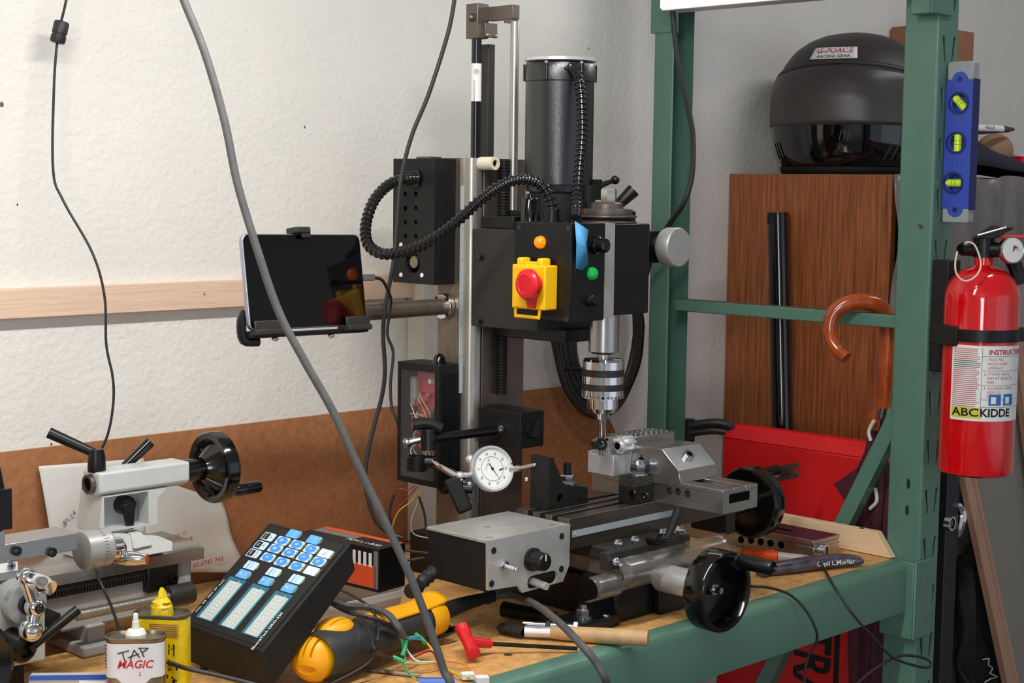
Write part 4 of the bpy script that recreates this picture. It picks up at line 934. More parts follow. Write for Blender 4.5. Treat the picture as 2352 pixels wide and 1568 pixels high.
# tailstock handwheel
hc = V((t1.x, (YT+ytb)/2, (zt0+zb0)/2-0.001)); RH = 0.0455
wc = P(492, 1065, y=hc.y); xw = wc.x
hw = lp(B().lathe((t1.x-0.002, hc.y, hc.z), X, [(0.0145, 0), (0.0145, xw-t1.x-0.018), (0.016, xw-t1.x-0.016), (0.030, xw-t1.x-0.002), (RH-0.012, xw-t1.x+0.0), (RH-0.009, xw-t1.x-0.006), (RH-0.002, xw-t1.x-0.007), (RH, xw-t1.x-0.004), (RH, xw-t1.x+0.010), (RH-0.003, xw-t1.x+0.013), (0.01, xw-t1.x+0.013), (0, xw-t1.x+0.013)], 56), 'tailstock_handwheel', 'black_gloss')
q = P(525, 1128, x=xw+0.010); b = B().cyl(q, q+X*0.012, 0.006); b.lathe(q, X, [(0.006, 0.006), (0.0085, 0.012), (0.0085, 0.045), (0.007, 0.048), (0, 0.048)], 18); b.build('wheel_handle', 'black_gloss', hw)
q = P(478, 1136, x=xw-0.008); B().ball(q, 0.003).build('wheel_screw', 'black', hw)
# carriage, apron, compound slide
YC = -0.345
a0, a1 = P(-40, 1400, y=YC).x, P(104, 1400, y=YC).x; az1 = P(60, 1368, y=YC).z; az0 = P(60, 1525, y=YC).z
lp(B().box((a0-0.15, YC, max(az0, 0.004)), (a1, YC+0.022, az1)), 'apron', 'lathe_gray', bevel=0.002)
cz = P(60, 1320, y=YC+0.05).z
lp(B().box((a0-0.15, YC+0.022, az1-0.006), (a1+0.004, YB+0.10, zW+0.022)), 'saddle', 'black_matte', bevel=0.002)
lp(B().prism([(a1+0.004, YB-0.03, zW+0.008), (a1+0.060, YB-0.025, zW+0.008), (a1+0.050, YB-0.025, zW+0.016), (a1+0.004, YB-0.03, zW+0.018)], (0, 0.03, 0)), 'saddle_wing', 'ground_steel')
# cross slide dial and ball crank (axis toward the viewer)
q = P(58, 1385, y=YC-0.012); QD = q
b = B().cyl(q+Y*0.030, q+Y*0.004, 0.0225); b.build('dial_backing', 'lathe_gray_dirty', lt)
dl = lp(B().lathe(q+Y*0.006, -Y, [(0.0205, 0), (0.0225, 0.001), (0.0225, 0.010), (0.0205, 0.011), (0, 0.011)], 40), 'cross_dial', 'anodised')
B().cyl(q-Y*0.005, q-Y*0.012, 0.011).build('dial_nut', 'black', dl)
c0 = q-Y*0.020
tp0, bt0 = P(58, 1323, y=c0.y), P(70, 1447, y=c0.y)
b = B().ball(c0, 0.0112); b.cyl(c0+Y*0.01, c0, 0.008); b.tube([tp0, c0], 0.006, 14, 4, lambda t, L: 0.0058+0.0012*abs(2*t-1)); b.tube([c0, bt0], 0.006, 14, 4, lambda t, L: 0.0058+0.0012*abs(2*t-1))
b.ball(tp0, 0.0092); b.ball(bt0, 0.0125); lp(b, 'ball_crank', 'chrome')
hq = P(118, 1350, y=c0.y-0.035); b = B().tube([tp0, tp0.lerp(hq, 0.35), tp0.lerp(hq, 0.7), hq], 0.006, 14, 4, lambda t, L: 0.0045+0.0055*math.sin(min(1, max(0, t*1.15))*math.pi*0.80)); lp(b, 'crank_grip', 'chrome')
b = B().ball(c0-Y*0.009, 0.0055); lp(b, 'crank_nut', 'black_gloss')
# compound slide with its dial and crank toward +x
YS = -0.335
s0, s1 = P(-60, 1240, y=YS), P(178, 1240, y=YS); zsa, zsb = P(100, 1236, y=YS).z, P(100, 1276, y=YS).z
cs_ = lp(B().box((s0.x-0.05, YS, zsb), (s1.x, YS+0.045, zsa)), 'compound_slide', 'ground_steel', bevel=0.0008)
lp(B().box((s0.x-0.05, YS, zsa-0.001), (P(12, 1230, y=YS).x, YS+0.045, zsa+0.014)), 'slide_shoulder', 'ground_steel', bevel=0.0008)
for px, py in ((36, 1264), (117, 1267)): q = P(px, py, y=YS); b = B().ring(q, q-Y*0.004, 0.0052, 0.0028); b.build('gib_screw', 'black_gloss', lt)
lp(B().box((s0.x-0.05, YS+0.002, zsb-0.020), (P(42, 1290, y=YS).x, YS+0.06, zsb)), 'slide_base', 'ground_steel', bevel=0.0008)
q0, q1 = P(-20, 1290, y=YS), P(41, 1309, y=YS)
lp(B().box((q0.x, YS+0.0002, q1.z), (q1.x, YS+0.002, P(41, 1288, y=YS).z)), 'scale_plate', 'white')
q = P(25, 1299, y=YS); b = B().cyl(q, q-Y*0.002, 0.0045); lp(b, 'plate_screw', 'zinc')
b = B().box(q+V((-0.003, -0.0023, -0.0006)), q+V((0.003, -0.0019, 0.0006))); b.box(q+V((-0.0006, -0.0023, -0.003)), q+V((0.0006, -0.0019, 0.003))); lp(b, 'screw_cross', 'ink_black')
yd = YS+0.020; d0 = P(186, 1264, y=yd); zd = d0.z
dd_ = lp(B().lathe((d0.x, yd, zd), X, [(0.020, 0), (0.0215, 0.001), (0.0215, 0.017), (0.021, 0.0175), (0.021, 0.031), (0.0195, 0.033), (0, 0.033)], 40), 'compound_dial', 'anodised')
dcam = V((CAM.x-d0.x, CAM.y-yd, CAM.z-zd)); pc = V((0, dcam.y, dcam.z)).normalized(); pv = V((0, -pc.z, pc.y))
b = B()
for k in range(16):
    a = math.radians(-75+10*k); rr = 0.02125; o_ = V((d0.x+0.019, yd, zd))+(pc*math.cos(a)+pv*math.sin(a))*rr; tt = (-pc*math.sin(a)+pv*math.cos(a))*0.00022; w = 0.004 if k % 5 else 0.007
    b.add([o_-tt, o_+X*w-tt, o_+X*w+tt, o_+tt], [(0, 1, 2, 3)])
b.build('graduations', 'ink_black', dd_, recalc=False)
c1 = V((d0.x+0.050, yd, zd)); b = B().cyl((d0.x+0.033, yd, zd), c1, 0.008); b.ball(P(268, 1260, x=c1.x), 0.0115)
up = P(268, 1258, x=c1.x); g1 = P(338, 1284, y=up.y-0.025); g0 = P(250, 1280, x=c1.x-0.004)
b.ball(g0, 0.0075); b.tube([g0, g0.lerp(g1, 0.3), g0.lerp(g1, 0.65), g1], 0.006, 14, 4, lambda t, L: 0.0042+0.0042*math.sin(min(1, t*1.1)*math.pi*0.85)); lp(b, 'compound_crank', 'chrome')
# half-nut lever knob, tool post, apron wheel
q = P(52, 1482, y=YC-0.020); lp(B().lathe(q+Y*0.020-X*0.004, V((0.25, -1, -0.12)), [(0.0165, 0), (0.0160, 0.024), (0.013, 0.027), (0.010, 0.027), (0.009, 0.023), (0, 0.023)], 28), 'lever_hub', 'black')
q0, q1 = P(85, 1475, y=YC-0.022), P(178, 1400, y=YC-0.022); b = B().cyl(q0-(q1-q0)*0.2, q1, 0.0048, 0.0056); lp(b, 'half_nut_lever', 'black')
q = P(30, 1130, y=YS+0.004); lp(B().box((q.x-0.08, YS+0.004, zsa+0.0145), (P(28, 1130, y=YS+0.004).x, YS+0.04, P(20, 1122, y=YS+0.004).z)), 'tool_post', 'black', bevel=0.001)
q = P(0, 1100, y=YS+0.02); lp(B().cyl((q.x-0.004, YS+0.02, q.z-0.02), (q.x-0.007, YS+0.02, q.z+0.013), 0.010, 0.007), 'tool_post_handle', 'black')
q = P(-98, 1530, y=YC-0.03); lp(B().lathe(q, -Y, [(0.015, 0), (0.050, 0.001), (0.052, 0.005), (0.052, 0.018), (0.048, 0.020), (0.02, 0.012), (0, 0.012)], 48), 'apron_handwheel', 'black_gloss')
b = B().box((a1-0.07, YC+0.003, 0.0005), (P(58, 1530, y=YC).x, YC+0.02, max(az0, 0.004))); lp(b, 'apron_gib', 'black')
q = P(125, 1405, y=YB-0.03); lp(B().box((a1, YB-0.04, q.z-0.030), (P(140, 1405, y=YB-0.04).x, YB-0.005, q.z)), 'thread_dial_block', 'black_matte', bevel=0.001)
text('10', 0.012, plane_map(P(112, 1448, y=YB-0.0405), X, Z), 'ink_white', lt)
# ---------------------------------------------------------------- digital readout
DU, DV = V((-0.01, -1, -0.006)).normalized(), V((0.774, 0, 0.633)).normalized()
DU = (DU-DV*DU.dot(DV)).normalized(); DN = DU.cross(DV); DN = DN if DN.z > 0 else -DN
DO = CAM+(V((0.999, -0.346, 0.0585))-CAM)*1.012; DW, DL, DT = 0.154, 0.162, 0.037
dro = thing('digital_readout', 'black digital readout box with blue keypad and three blank displays', 'readout', (1.04, -0.42, 0))
def D(u, v, w=0.0): return DO+DU*u+DV*v+DN*w
DO = DO+Z*0.0
DE = V((-0.22, 0, 0.975)).normalized()
tq = [D(0, 0), D(DW, 0), D(DW, DL), D(0, DL)]; bq = [tq[0]-DE*0.049, tq[1]-DE*0.049, tq[2]-DE*0.034, tq[3]-DE*0.034]
b = B().add(tq+bq, [(0, 1, 2, 3), (7, 6, 5, 4), (0, 4, 5, 1), (1, 5, 6, 2), (2, 6, 7, 3), (3, 7, 4, 0)]); b.build('case', 'black_matte', dro, bevel=0.002)
b = B().prism([D(0.006, 0.006, 0), D(DW-0.006, 0.006, 0), D(DW-0.006, DL-0.006, 0), D(0.006, DL-0.006, 0)], DN*0.0006); b.build('face_panel', 'black', dro)
for u in (0.02, DW-0.02):
    q = D(u, 0.008)-DE*0.0485; B().cyl((q.x, q.y, 0.0003), (q.x, q.y, q.z+0.002), 0.005).build('rubber_foot', 'rubber', dro)
def dq(qx, qy):
    r = CR*(420+qx/5.0575-1176)-CU*(1190+qy/5.058-784)+CF*F
    q = CAM+r*((DO-CAM).dot(DN)/r.dot(DN))-DO
    return q.dot(DU), q.dot(DV)
def dprism(u0, u1, v0, v1, w0, w1, r=0.0015):
    cu, cv = (u0+u1)/2, (v0+v1)/2
    return B().prism(rrect(lambda a, c: D(cu+a, cv+c, w0), (u1-u0)/2, (v1-v0)/2, r, 3), DN*(w1-w0))
dmap = lambda u, v, w=0.0022: (lambda x, y: D(u, v, w)+DV*x-DU*y)
for cx, cy in ((452, 942), (716, 1032), (986, 1120)):
    u, v = dq(cx, cy)
    dp = dprism(u-0.0160, u+0.0160, v-0.0315, v+0.0315, 0.0005, 0.0014).build('display', 'lcd_frame', dro)
    dprism(u-0.0105, u+0.0135, v-0.0305, v+0.0260, 0.0012, 0.0018).build('display_window', 'lcd', dp)
    for k in range(6): text('8.', 0.0165, dmap(u+0.002, v-0.0250+0.0096*k, 0.0021), 'lcd_digit', dp, 'digit', bold=-0.004)
keys = [('X', 710, 657, 'b'), ('0', 800, 555, 'w'), ('Y', 973, 738, 'b'), ('0', 1060, 632, 'w'), ('Z', 1238, 818, 'b'), ('0', 1325, 715, 'w'), ('ABS', 828, 415, 'k'), ('IN', 913, 320, 'k'), ('FUNC', 1000, 222, 'k'),
        ('7', 993, 462, 'n'), ('8', 1080, 360, 'n'), ('9', 1162, 270, 'n'), ('4', 1155, 515, 'n'), ('5', 1245, 408, 'n'), ('6', 1330, 313, 'n'), ('1', 1328, 565, 'n'), ('2', 1413, 460, 'n'), ('3', 1495, 365, 'n'),
        ('.', 1498, 618, 'm'), ('0', 1580, 513, 'n'), ('+/-', 1660, 418, 'm'), ('', 1293, 190, 'b'), ('', 1528, 258, 'b')]
for t_, qx, qy, kd in keys:
    u, v = dq(qx, qy); hu, hv = 0.0108, 0.0058
    kb = dprism(u-hu, u+hu, v-hv, v+hv, 0.0005, 0.0015).build('key', {'b': 'key_blue', 'n': 'key_white', 'w': 'key_white', 'm': 'key_white', 'k': 'key_white'}[kd], dro)
    if kd in 'nm':
        B().prism([D(u+hu*0.86*math.cos(a), v+hv*0.95*math.sin(a), 0.0014) for a in [2*math.pi*k/20 for k in range(20)]], DN*0.0004).build('key_dot', 'key_dot' if kd == 'n' else 'white', kb)
        if t_: text(t_, 0.0075, dmap(u, v, 0.0021), 'ink_white' if kd == 'n' else 'key_dot', kb)
    elif kd == 'b':
        if t_: text(t_, 0.0085, dmap(u-0.003, v), 'ink_white', kb)
        dprism(u+0.0022, u+0.0026, v-hv*0.8, v+hv*0.8, 0.0014, 0.0018, 0.0001).build('key_rule', 'key_white', kb)
        if t_: text('INCH' if t_ == 'Y' else 'ABS' if t_ == 'Z' else '1/2', 0.0032, dmap(u+0.0065, v), 'key_white', kb)
    elif kd == 'w':
        text('ZERO', 0.0042, dmap(u-0.004, v), 'key_dot', kb); dprism(u+0.0012, u+0.0016, v-hv*0.8, v+hv*0.8, 0.0014, 0.0018, 0.0001).build('key_rule', 'key_dot', kb)
    else:
        dprism(u-hu*0.85, u+0.001, v-hv*0.8, v+hv*0.8, 0.0014, 0.0018, 0.0004).build('key_patch', 'ink_black', kb)
        text(t_, 0.0042, dmap(u-0.0042, v, 0.0022), 'ink_yellow' if t_ == 'FUNC' else 'ink_white', kb)
        text('CLEAR' if t_ == 'ABS' else 'MM' if t_ == 'IN' else 'SET', 0.0030, dmap(u+0.0060, v), 'ink_black', kb)
    if kd in 'nm' or kd in 'bw': text({'7': 'BOLT', '8': 'R/D', '9': 'TAPER', '4': 'SDM', '5': 'SET TOOL', '6': 'SET SCL', '1': 'CENTER', '2': 'CALC', '3': 'HALF', '0': 'EXIT', '.': 'COMPO', '+/-': 'BRIGHT'}.get(t_, 'NEXT'), 0.0030, dmap(u+hu+0.0022, v, 0.0012), 'ink_yellow', dro)
for t_, qx, qy in (('INCH', 160, 1050), ('MM', 228, 968), ('ZERO', 297, 888), ('SET', 362, 815), ('FUNC', 430, 745)):
    u, v = dq(qx, qy); u += 0.005; text(t_, 0.0038, dmap(u, v, 0.0012), 'ink_white', dro, bold=0.01)
    u, v = dq(qx+38, qy+10); u += 0.005; B().cyl(D(u, v, 0.0005), D(u, v, 0.0014), 0.0013, n=12).build('indicator_led', 'lcd_frame', dro)
u, v = dq(1010, 1325); u -= 0.004; text('ShumaTech DRO-550', 0.0060, dmap(u, v, 0.0012), 'ink_white', dro, bold=0.012)
# ---------------------------------------------------------------- yellow and grey power tool
TA, TB = V((1.082, -0.487, 0.033)), V((1.302, -0.4415, 0.031))
ta = (TB-TA).normalized(); te1 = V((-ta.y, ta.x, 0)).normalized(); te2 = ta.cross(te1); te2 = te2 if te2.z > 0 else -te2; TLn = (TB-TA).length
pt = thing('power_tool', 'yellow and dark grey corded power tool lying beside the readout', 'power tool', ((TA+TB)/2).to_tuple()[:2]+(0,))
def tr(s): return 0.0300 if s < 0.05 else 0.0300-0.0060*min(1, (s-0.05)/0.12)
b = B().grid(32, 26, lambda a, s: TA+ta*(s*TLn)+(te1*math.cos(2*math.pi*a)*1.0+te2*math.sin(2*math.pi*a)*0.95)*tr(s*TLn)*(1 if 0.03 < s < 0.97 else 0.9), close_u=True)
b.build('body', 'tool_gray', pt)
hc_ = P(722, 1510, z=0.030)
b = B().ball(hc_, 0.030, 28, 18, (1.0, 0.82, 0.92), (te1, ta, te2)); hcap = b.build('front_cap', 'tool_yellow', pt)
c = B()
for k in range(3):
    o_ = hc_-te1*(0.016-0.007*k)*-1*-1+te2*0.018-ta*0.012; c.obox(hc_-te1*(0.012-0.009*k)+te2*0.020-ta*0.010, te1*0.0013, te2*0.014, ta*0.02)
c.ball(hc_-ta*0.0235-te2*0.008-te1*0.008, 0.008, 16, 10, (1.9, 1, 0.75), (te1, ta, te2))
cut(hcap, c)
hd2 = TA+ta*0.040+te2*0.022-te1*0.0
b = B().ball(hd2+te1*0.006, 0.024, 28, 16, (0.85, 1.15, 0.62), (te1, ta, te2)); dome = b.build('vent_cap', 'tool_yellow', pt)
c = B()
for k in range(5): c.obox(hd2+te1*(0.006+0.0075*(k-2))+te2*0.016, te1*0.0011, ta*0.018, te2*0.006)
cut(dome, c)
def strip(a, s):
    ang = math.radians(38+95*a); ss = 0.095+(TLn-0.095)*s; r_ = tr(ss)+0.0022+0.006*max(0, (s-0.72)/0.28)**2
    return TA+ta*ss+(te1*math.cos(ang)+te2*math.sin(ang)*0.95)*r_
B().grid(16, 22, strip).build('top_grip', 'tool_yellow', pt, solid=0.003)
b = B().grid(32, 8, lambda a, s: TA+ta*(TLn-0.030+0.034*s)+(te1*math.cos(2*math.pi*a)+te2*math.sin(2*math.pi*a)*0.95)*(0.0255+0.002*math.sin(s*3.1))*(1 if s < 0.9 else 0.82), close_u=True)
b.add([TA+ta*(TLn+0.004)+(te1*math.cos(2*math.pi*k/32)+te2*math.sin(2*math.pi*k/32)*0.95)*0.0215 for k in range(32)], [tuple(range(32))]); b.build('end_cap', 'tool_yellow', pt)
q = P(975, 1412, d=(TB-CAM).dot(CF)-0.03); B().ball(q, 0.004, sc=(1.6, 1, 0.6)).build('hang_slot', 'dark', pt)
sr = P(1122, 1371, z=0.030)
b = B().tube([TB+ta*0.0, TB.lerp(sr, 0.5)+Z*0.002, sr], 0.01, 14, 6, lambda t, L: 0.0125-0.0055*t); b.ring(sr-ta*0.004, sr+ta*0.008, 0.0085, 0.004); b.build('strain_relief', 'rubber', pt)
q = P(808, 1472, d=(TA+ta*0.1-CAM).dot(CF)-0.029); B().ball(q, 0.0055, sc=(0.7, 0.7, 1.3)).build('dark_port', 'dark', pt)
cp = [(1124, 1370), (1175, 1366), (1225, 1385), (1280, 1425), (1330, 1475), (1372, 1525), (1398, 1580), (1420, 1660)]
B().tube([P(x, y, z=z) for (x, y), z in zip(cp, (0.030, 0.033, 0.045, 0.055, 0.05, 0.03, 0.0, -0.08))], 0.0046, 10, 8).build('power_cord', 'rubber_gray', pt)
# ---------------------------------------------------------------- plastic tub and printed box behind the readout
tub = thing('plastic_tub', 'clear shallow plastic food tub under the orange box', 'tub', (1.285, -0.27, 0))
def tubp(h, s): return rrect(lambda a, c: V((1.283+a, -0.272+c, h)), 0.064*s, 0.082*s, 0.022*s, 6)
lv = [tubp(0.0015, 0.86), tubp(0.034, 0.955), tubp(0.034, 1.0), tubp(0.042, 1.0), tubp(0.042, 0.95), tubp(0.036, 0.945), tubp(0.0035, 0.845)]
b = B(); n_ = len(lv[0])
b.add(sum(lv, []), [(i*n_+k, i*n_+(k+1) % n_, (i+1)*n_+(k+1) % n_, (i+1)*n_+k) for i in range(len(lv)-1) for k in range(n_)]+[tuple(range(n_))[::-1], tuple(range(6*n_, 7*n_))])
b.build('tub_wall', 'clear_frost', tub)
bx = thing('parts_box', 'black and orange printed cardboard box resting on the plastic tub', 'box', (1.31, -0.25, 0.043))
c0, ex, ey = V((1.293, -0.348, 0.100)), V((0.046, 0.034, 0)), V((-0.012, 0.150, 0))
ex = V((0.050, 0.006, 0)); hz = V((0, 0, -0.0565))
b = B().prism([c0, c0+ex, c0+ex+ey, c0+ey], hz); b.build('carton', 'black', bx, bevel=0.0008)
def bm_(o, xd, yd, x0, x1, y0, y1, m_, nm):
    n_ = xd.cross(yd).normalized()*0.0004
    B().prism([o+xd*x0+yd*y0-n_, o+xd*x1+yd*y0-n_, o+xd*x1+yd*y1-n_, o+xd*x0+yd*y1-n_], n_*2).build(nm, m_, bx)
bm_(c0, ex, ey, 0.78, 0.98, 0.02, 0.98, 'box_orange', 'print_band'); bm_(c0, ex, ey, 0.42, 0.76, 0.45, 0.97, 'box_gray', 'print_photo')
bm_(c0, ey, hz, 0.03, 0.97, 0.40, 0.92, 'box_orange', 'print_band'); bm_(c0, ey, hz, 0.01, 0.06, 0.05, 0.92, 'box_gray', 'print_photo')
text('PCM x 1-8/32', 0.011, plane_map(c0+ex*0.30+ey*0.28+Z*0.0006, -ey, ex), 'ink_white', bx, bold=0.01)
for k in range(9): B().obox(c0+ey*(0.10+0.065*k)+hz*0.28+V((-0.0008, -0.0002, 0)), ey*0.016, hz*0.16, V((0.0003, 0, 0))).build('print_streak', 'ink_white', bx)
# ---------------------------------------------------------------- oil cans
def can(nm, label, c, yaw, w, t, h, mbody, mtop):
    o = thing(nm, label, 'can', c); cx, cy, _ = c
    xd = V((math.cos(yaw), math.sin(yaw), 0)); yd = V((-math.sin(yaw), math.cos(yaw), 0))
    f = lambda s, z: rrect(lambda a, b_: V((cx, cy, 0))+xd*a+yd*b_+Z*z, w/2*s, t/2*s, t*0.40*s, 6)
    lv = [f(1, 0.0005), f(1, h-0.004)]
    bb = B(); n_ = len(lv[0]); bb.add(sum(lv, []), [(k, (k+1) % n_, n_+(k+1) % n_, n_+k) for k in range(n_)]+[tuple(range(n_))[::-1], tuple(range(n_, 2*n_))]); body = bb.build('can_body', mbody, o)
    lv = [f(1.0, h-0.004), f(1.035, h-0.0025), f(1.035, h), f(0.985, h+0.0006), f(0.95, h-0.003)]
    bb = B(); bb.add(sum(lv, []), [(i*n_+k, i*n_+(k+1) % n_, (i+1)*n_+(k+1) % n_, (i+1)*n_+k) for i in range(4) for k in range(n_)]+[tuple(range(n_))[::-1], tuple(range(4*n_, 5*n_))]); bb.build('top_rim', mtop, o)
    return o, xd, yd
CW, CT, CHh = 0.060, 0.032, 0.098
c1_ = P(312, 1458, d=1.645); cc = (c1_.x, c1_.y, 0); CHh = c1_.z
yaw = math.radians(-40)
o, xd, yd = can('oil_can', 'white tin of cutting fluid with a white nozzle and red lettering', cc, yaw, CW, CT, CHh, 'can_metal', 'can_metal')
fm = lambda x0, z0: (lambda x, y: V((cc[0], cc[1], 0))-yd*(CT/2+0.0007)+xd*(x0+x)+Z*(CHh+z0+y))
# white label wrap with scalloped lower edge
def lab_(u, v):
    a = u*2-1; w, t = CW/2+0.0004, CT/2+0.0004; r = CT*0.40
    fl_ = w-r; side = math.pi/2*r; tot = 2*fl_+2*side+1e-9; s = (u-0.5)*tot
    if abs(s) <= fl_: x, y = s, -t
    else:
        an = (abs(s)-fl_)/r; x, y = math.copysign(fl_+r*math.sin(an), s), -t+r*(1-math.cos(an))
    low = 0.036+0.012*math.cos(max(-1, min(1, s/fl_))*1.57)**1
    return V((cc[0], cc[1], 0))+xd*x+yd*y+Z*(CHh-0.0045-low*v)
B().grid(41, 5, lab_).build('white_label', 'can_white', o)
b = B()
for t_ in ([(-0.0165, -0.0145), (-0.0045, -0.0115)], [(-0.0115, -0.0132), (-0.0090, -0.0225)], [(-0.0035, -0.0215), (0.0005, -0.0110)], [(0.0005, -0.0110), (0.0060, -0.0190)], [(-0.0060, -0.0190), (0.0055, -0.0150)], [(0.0060, -0.0085), (0.0105, -0.0185)], [(0.0045, -0.0090), (0.0150, -0.0092)], [(0.0150, -0.0092), (0.0085, -0.0140)]):
    p0, p1 = [fm(0, 0)(x, y) for x, y in t_]; b.tube([p0, p1], 0.00055, 6, 1)
b.build('brushed_lettering', 'ink_black', o)
text('MAGIC', 0.0115, fm(0.001, -0.0265), 'ink_red', o, bold=0.02, shear=0.25)
text('ALUMINUM', 0.0088, fm(0.001, -0.0520), 'ink_black', o, bold=0.015)
text('2', 0.005, fm(0.006, -0.0365), 'ink_black', o)
for k in range(8): p0 = lab_(0.045, 0.1+0.09*k); p1 = lab_(0.105, 0.1+0.09*k); B().tube([p0, p1], 0.0007, 5, 1).build('barcode_bar', 'ink_black', o)
nz = V((cc[0], cc[1], CHh-0.003))
b = B().lathe(nz, Z, [(0.0105, 0), (0.0110, 0.005), (0.0085, 0.009), (0.0042, 0.010), (0.0036, 0.018), (0.0028, 0.0185), (0.0026, 0.025), (0.0018, 0.0262), (0, 0.0262)], 20); b.build('nozzle_cap', 'nozzle_white', o)
c2_ = P(372, 1405, d=1.715); ch2 = c2_.z
o2, xd2, yd2 = can('fluid_can', 'yellow crushed tin with ribbed yellow cap behind the white tin', (c2_.x, c2_.y, 0), math.radians(-52), 0.060, 0.034, ch2, 'can_yellow', 'can_grime')
nz = V((c2_.x, c2_.y, ch2-0.003))
b = B().lathe(nz, Z, [(0.0125, 0), (0.0115, 0.010)], 44, lambda t, h: 1-0.05*(int(t/(2*math.pi)*44) % 2)); b.lathe(nz, Z, [(0.0115, 0.0098), (0.0095, 0.0125), (0.0100, 0.0150), (0.007, 0.0175), (0.0052, 0.019), (0.0038, 0.026), (0.0016, 0.030), (0, 0.030)], 12, lambda t, h: 1+0.12*math.sin(3*t+h*900)); b.build('ribbed_cap', 'cap_yellow', o2)
for k in range(7):
    B().obox(V((c2_.x, c2_.y, ch2-0.009-0.0022*k))-yd2*0.01715+xd2*0.008, xd2*0.016, yd2*0.0002, Z*0.0005).build('print_line', 'carton', o2)
b = B()
for k in range(40):
    x_, z_ = random.uniform(-0.004, 0.022), random.uniform(-0.075, -0.03); b.obox(V((c2_.x, c2_.y, ch2+z_))-yd2*0.01715+xd2*x_, xd2*random.uniform(0.0003, 0.0009), yd2*0.0002, Z*random.uniform(0.0005, 0.0035))
b.build('grime_marks', 'ink_black', o2)
# ---------------------------------------------------------------- loose tools on the bench
q0, q1 = P(1058, 1437, d=1.915), P(1088, 1502, z=0.012)
qm, qt = q0.lerp(q1, 0.55), P(1326, 1489, z=0.005); q0b, q1b = q0, q1
hk = thing('hex_key', 'red plastic T-handle hex key lying by the bench front', 'hex key', (q1.x, q1.y, 0))
b = B().tube([q0, q0.lerp(q1, 0.33)+CF*0.004, qm, q0.lerp(q1, 0.8)+CF*0.003, q1], 0.009, 14, 6, lambda t, L: 0.0072+0.0018*abs(2*t-1)-0.004*(t < 0.03 or t > 0.97)); qs = P(1126, 1478, z=0.013)
b.tube([qm, qs], 0.008, 12, 2, lambda t, L: 0.0066-0.001*t); b.build('handle', 'red_plastic', hk)
b = B().cyl(qs-(qt-qs)*0.1, qt, 0.0026, n=6); b.build('shaft', 'black', hk)
pbr = thing('paint_brush', 'paint brush with dark bristles and pale wooden handle over the bench edge', 'brush', (1.41, -0.56, 0))
q = [P(1142, 1440, z=0.008), P(1206, 1450, z=0.009), P(1270, 1452, z=0.010), P(1490, 1466, z=0.012)]
b = B(); ax = (q[1]-q[0]).normalized(); sx_ = ax.cross(Z).normalized()
b.grid(16, 8, lambda a, s: q[0]+(q[1]-q[0])*s+(sx_*math.cos(2*math.pi*a)*(0.013*(0.55+0.45*s) if s < 0.6 else 0.0115-0.004*s+0.002)+Z*math.sin(2*math.pi*a)*0.0062)*(0.3 if s == 0 else 1), close_u=True); b.build('bristles', 'bristle', pbr)
b = B().tube([q[1], q[2]], 0.0072, 14, 3); b.build('ferrule', 'aluminium', pbr)
b = B().tube([q[2]-(q[3]-q[2])*0.02, q[2].lerp(q[3], 0.2), q[2].lerp(q[3], 0.6), q[2].lerp(q[3], 0.95), q[3]], 0.008, 14, 6, lambda t, L: 0.0085*(1 if t < 0.93 else 0.55+0.45*(1-t)/0.07)*(0.92+0.25*math.sin(t*2.6))); b.build('handle', 'handle_wood', pbr)
q = [P(1202, 1431, z=0.0165), P(1318, 1439, z=0.0165)]
bo = thing('hex_bolt', 'long bright zinc hex bolt resting beside the brush', 'bolt', (q[1].x, q[1].y, 0.01))
b = B().cyl(q[0], q[1], 0.0034, n=14); b.build('shank', 'zinc', bo); b = hexnut(B(), q[1], q[1]-q[0], 0.0085, 0.006); b.build('head', 'zinc', bo); b = hexnut(B(), q[0].lerp(q[1], 0.45), q[1]-q[0], 0.0062, 0.006); b.build('nut', 'rubber', bo)
q = [P(1156, 1398, z=0.0115), P(1272, 1420, z=0.0115)]
fh = thing('file_handle', 'black tool handle lying against the mill foot', 'tool', (q[0].x, q[0].y, 0))
b = B().tube([q[0], q[0].lerp(q[1], 0.1), q[0].lerp(q[1], 0.6), q[1]], 0.010, 14, 6, lambda t, L: 0.0108*(0.75 if t < 0.02 else 1)-0.002*t); b.build('grip', 'black', fh); b = B().cyl(q[1], q[1]+(q[1]-q[0])*0.25, 0.004); b.build('tang', 'steel_dark', fh)
q = [P(832, 1536, z=0.003), P(966, 1551, z=0.003)]
db = thing('drill_bit', 'thin steel twist drill bit near the bench edge', 'drill bit', (q[0].x, q[0].y, 0))
mid = q[0].lerp(q[1], 0.55); L_ = (mid-q[0]).length
b = B().lathe(q[0], mid-q[0], [(0.0008, 0), (0.0026, 0.004)]+[(0.0026, L_*k/40) for k in range(3, 41)], 16, lambda t, h: 0.72+0.28*abs(math.cos(t-h*260))); b.build('flutes', 'steel_dark', db); b = B().cyl(mid, q[1], 0.0026, n=14); b.build('shank', 'steel', db)
q = [P(905, 1475, z=0.010), P(1010, 1462, z=0.012), P(1042, 1468, z=0.010)]
ks = thing('key_bundle', 'dark folded hex key set half hidden behind the red handle', 'hex key', (q[0].x, q[0].y, 0))
for k in range(4): b = B().tube([q[0]+Y*0.006*k, q[1]+Y*0.007*k+Z*0.002*k, q[1]+Y*0.007*k+X*0.03+Z*0.004], 0.0026, 7, 3); b.build('key', 'black_gloss', ks)
bf = P(170, 1556, d=1.60); o_ = thing('plastic_bag_pack', 'blue topped clear packet with a small white label at the bottom left', 'packet', (bf.x, bf.y, 0))
pk = [P(66, 1553, d=1.62), P(252, 1551, d=1.66)]
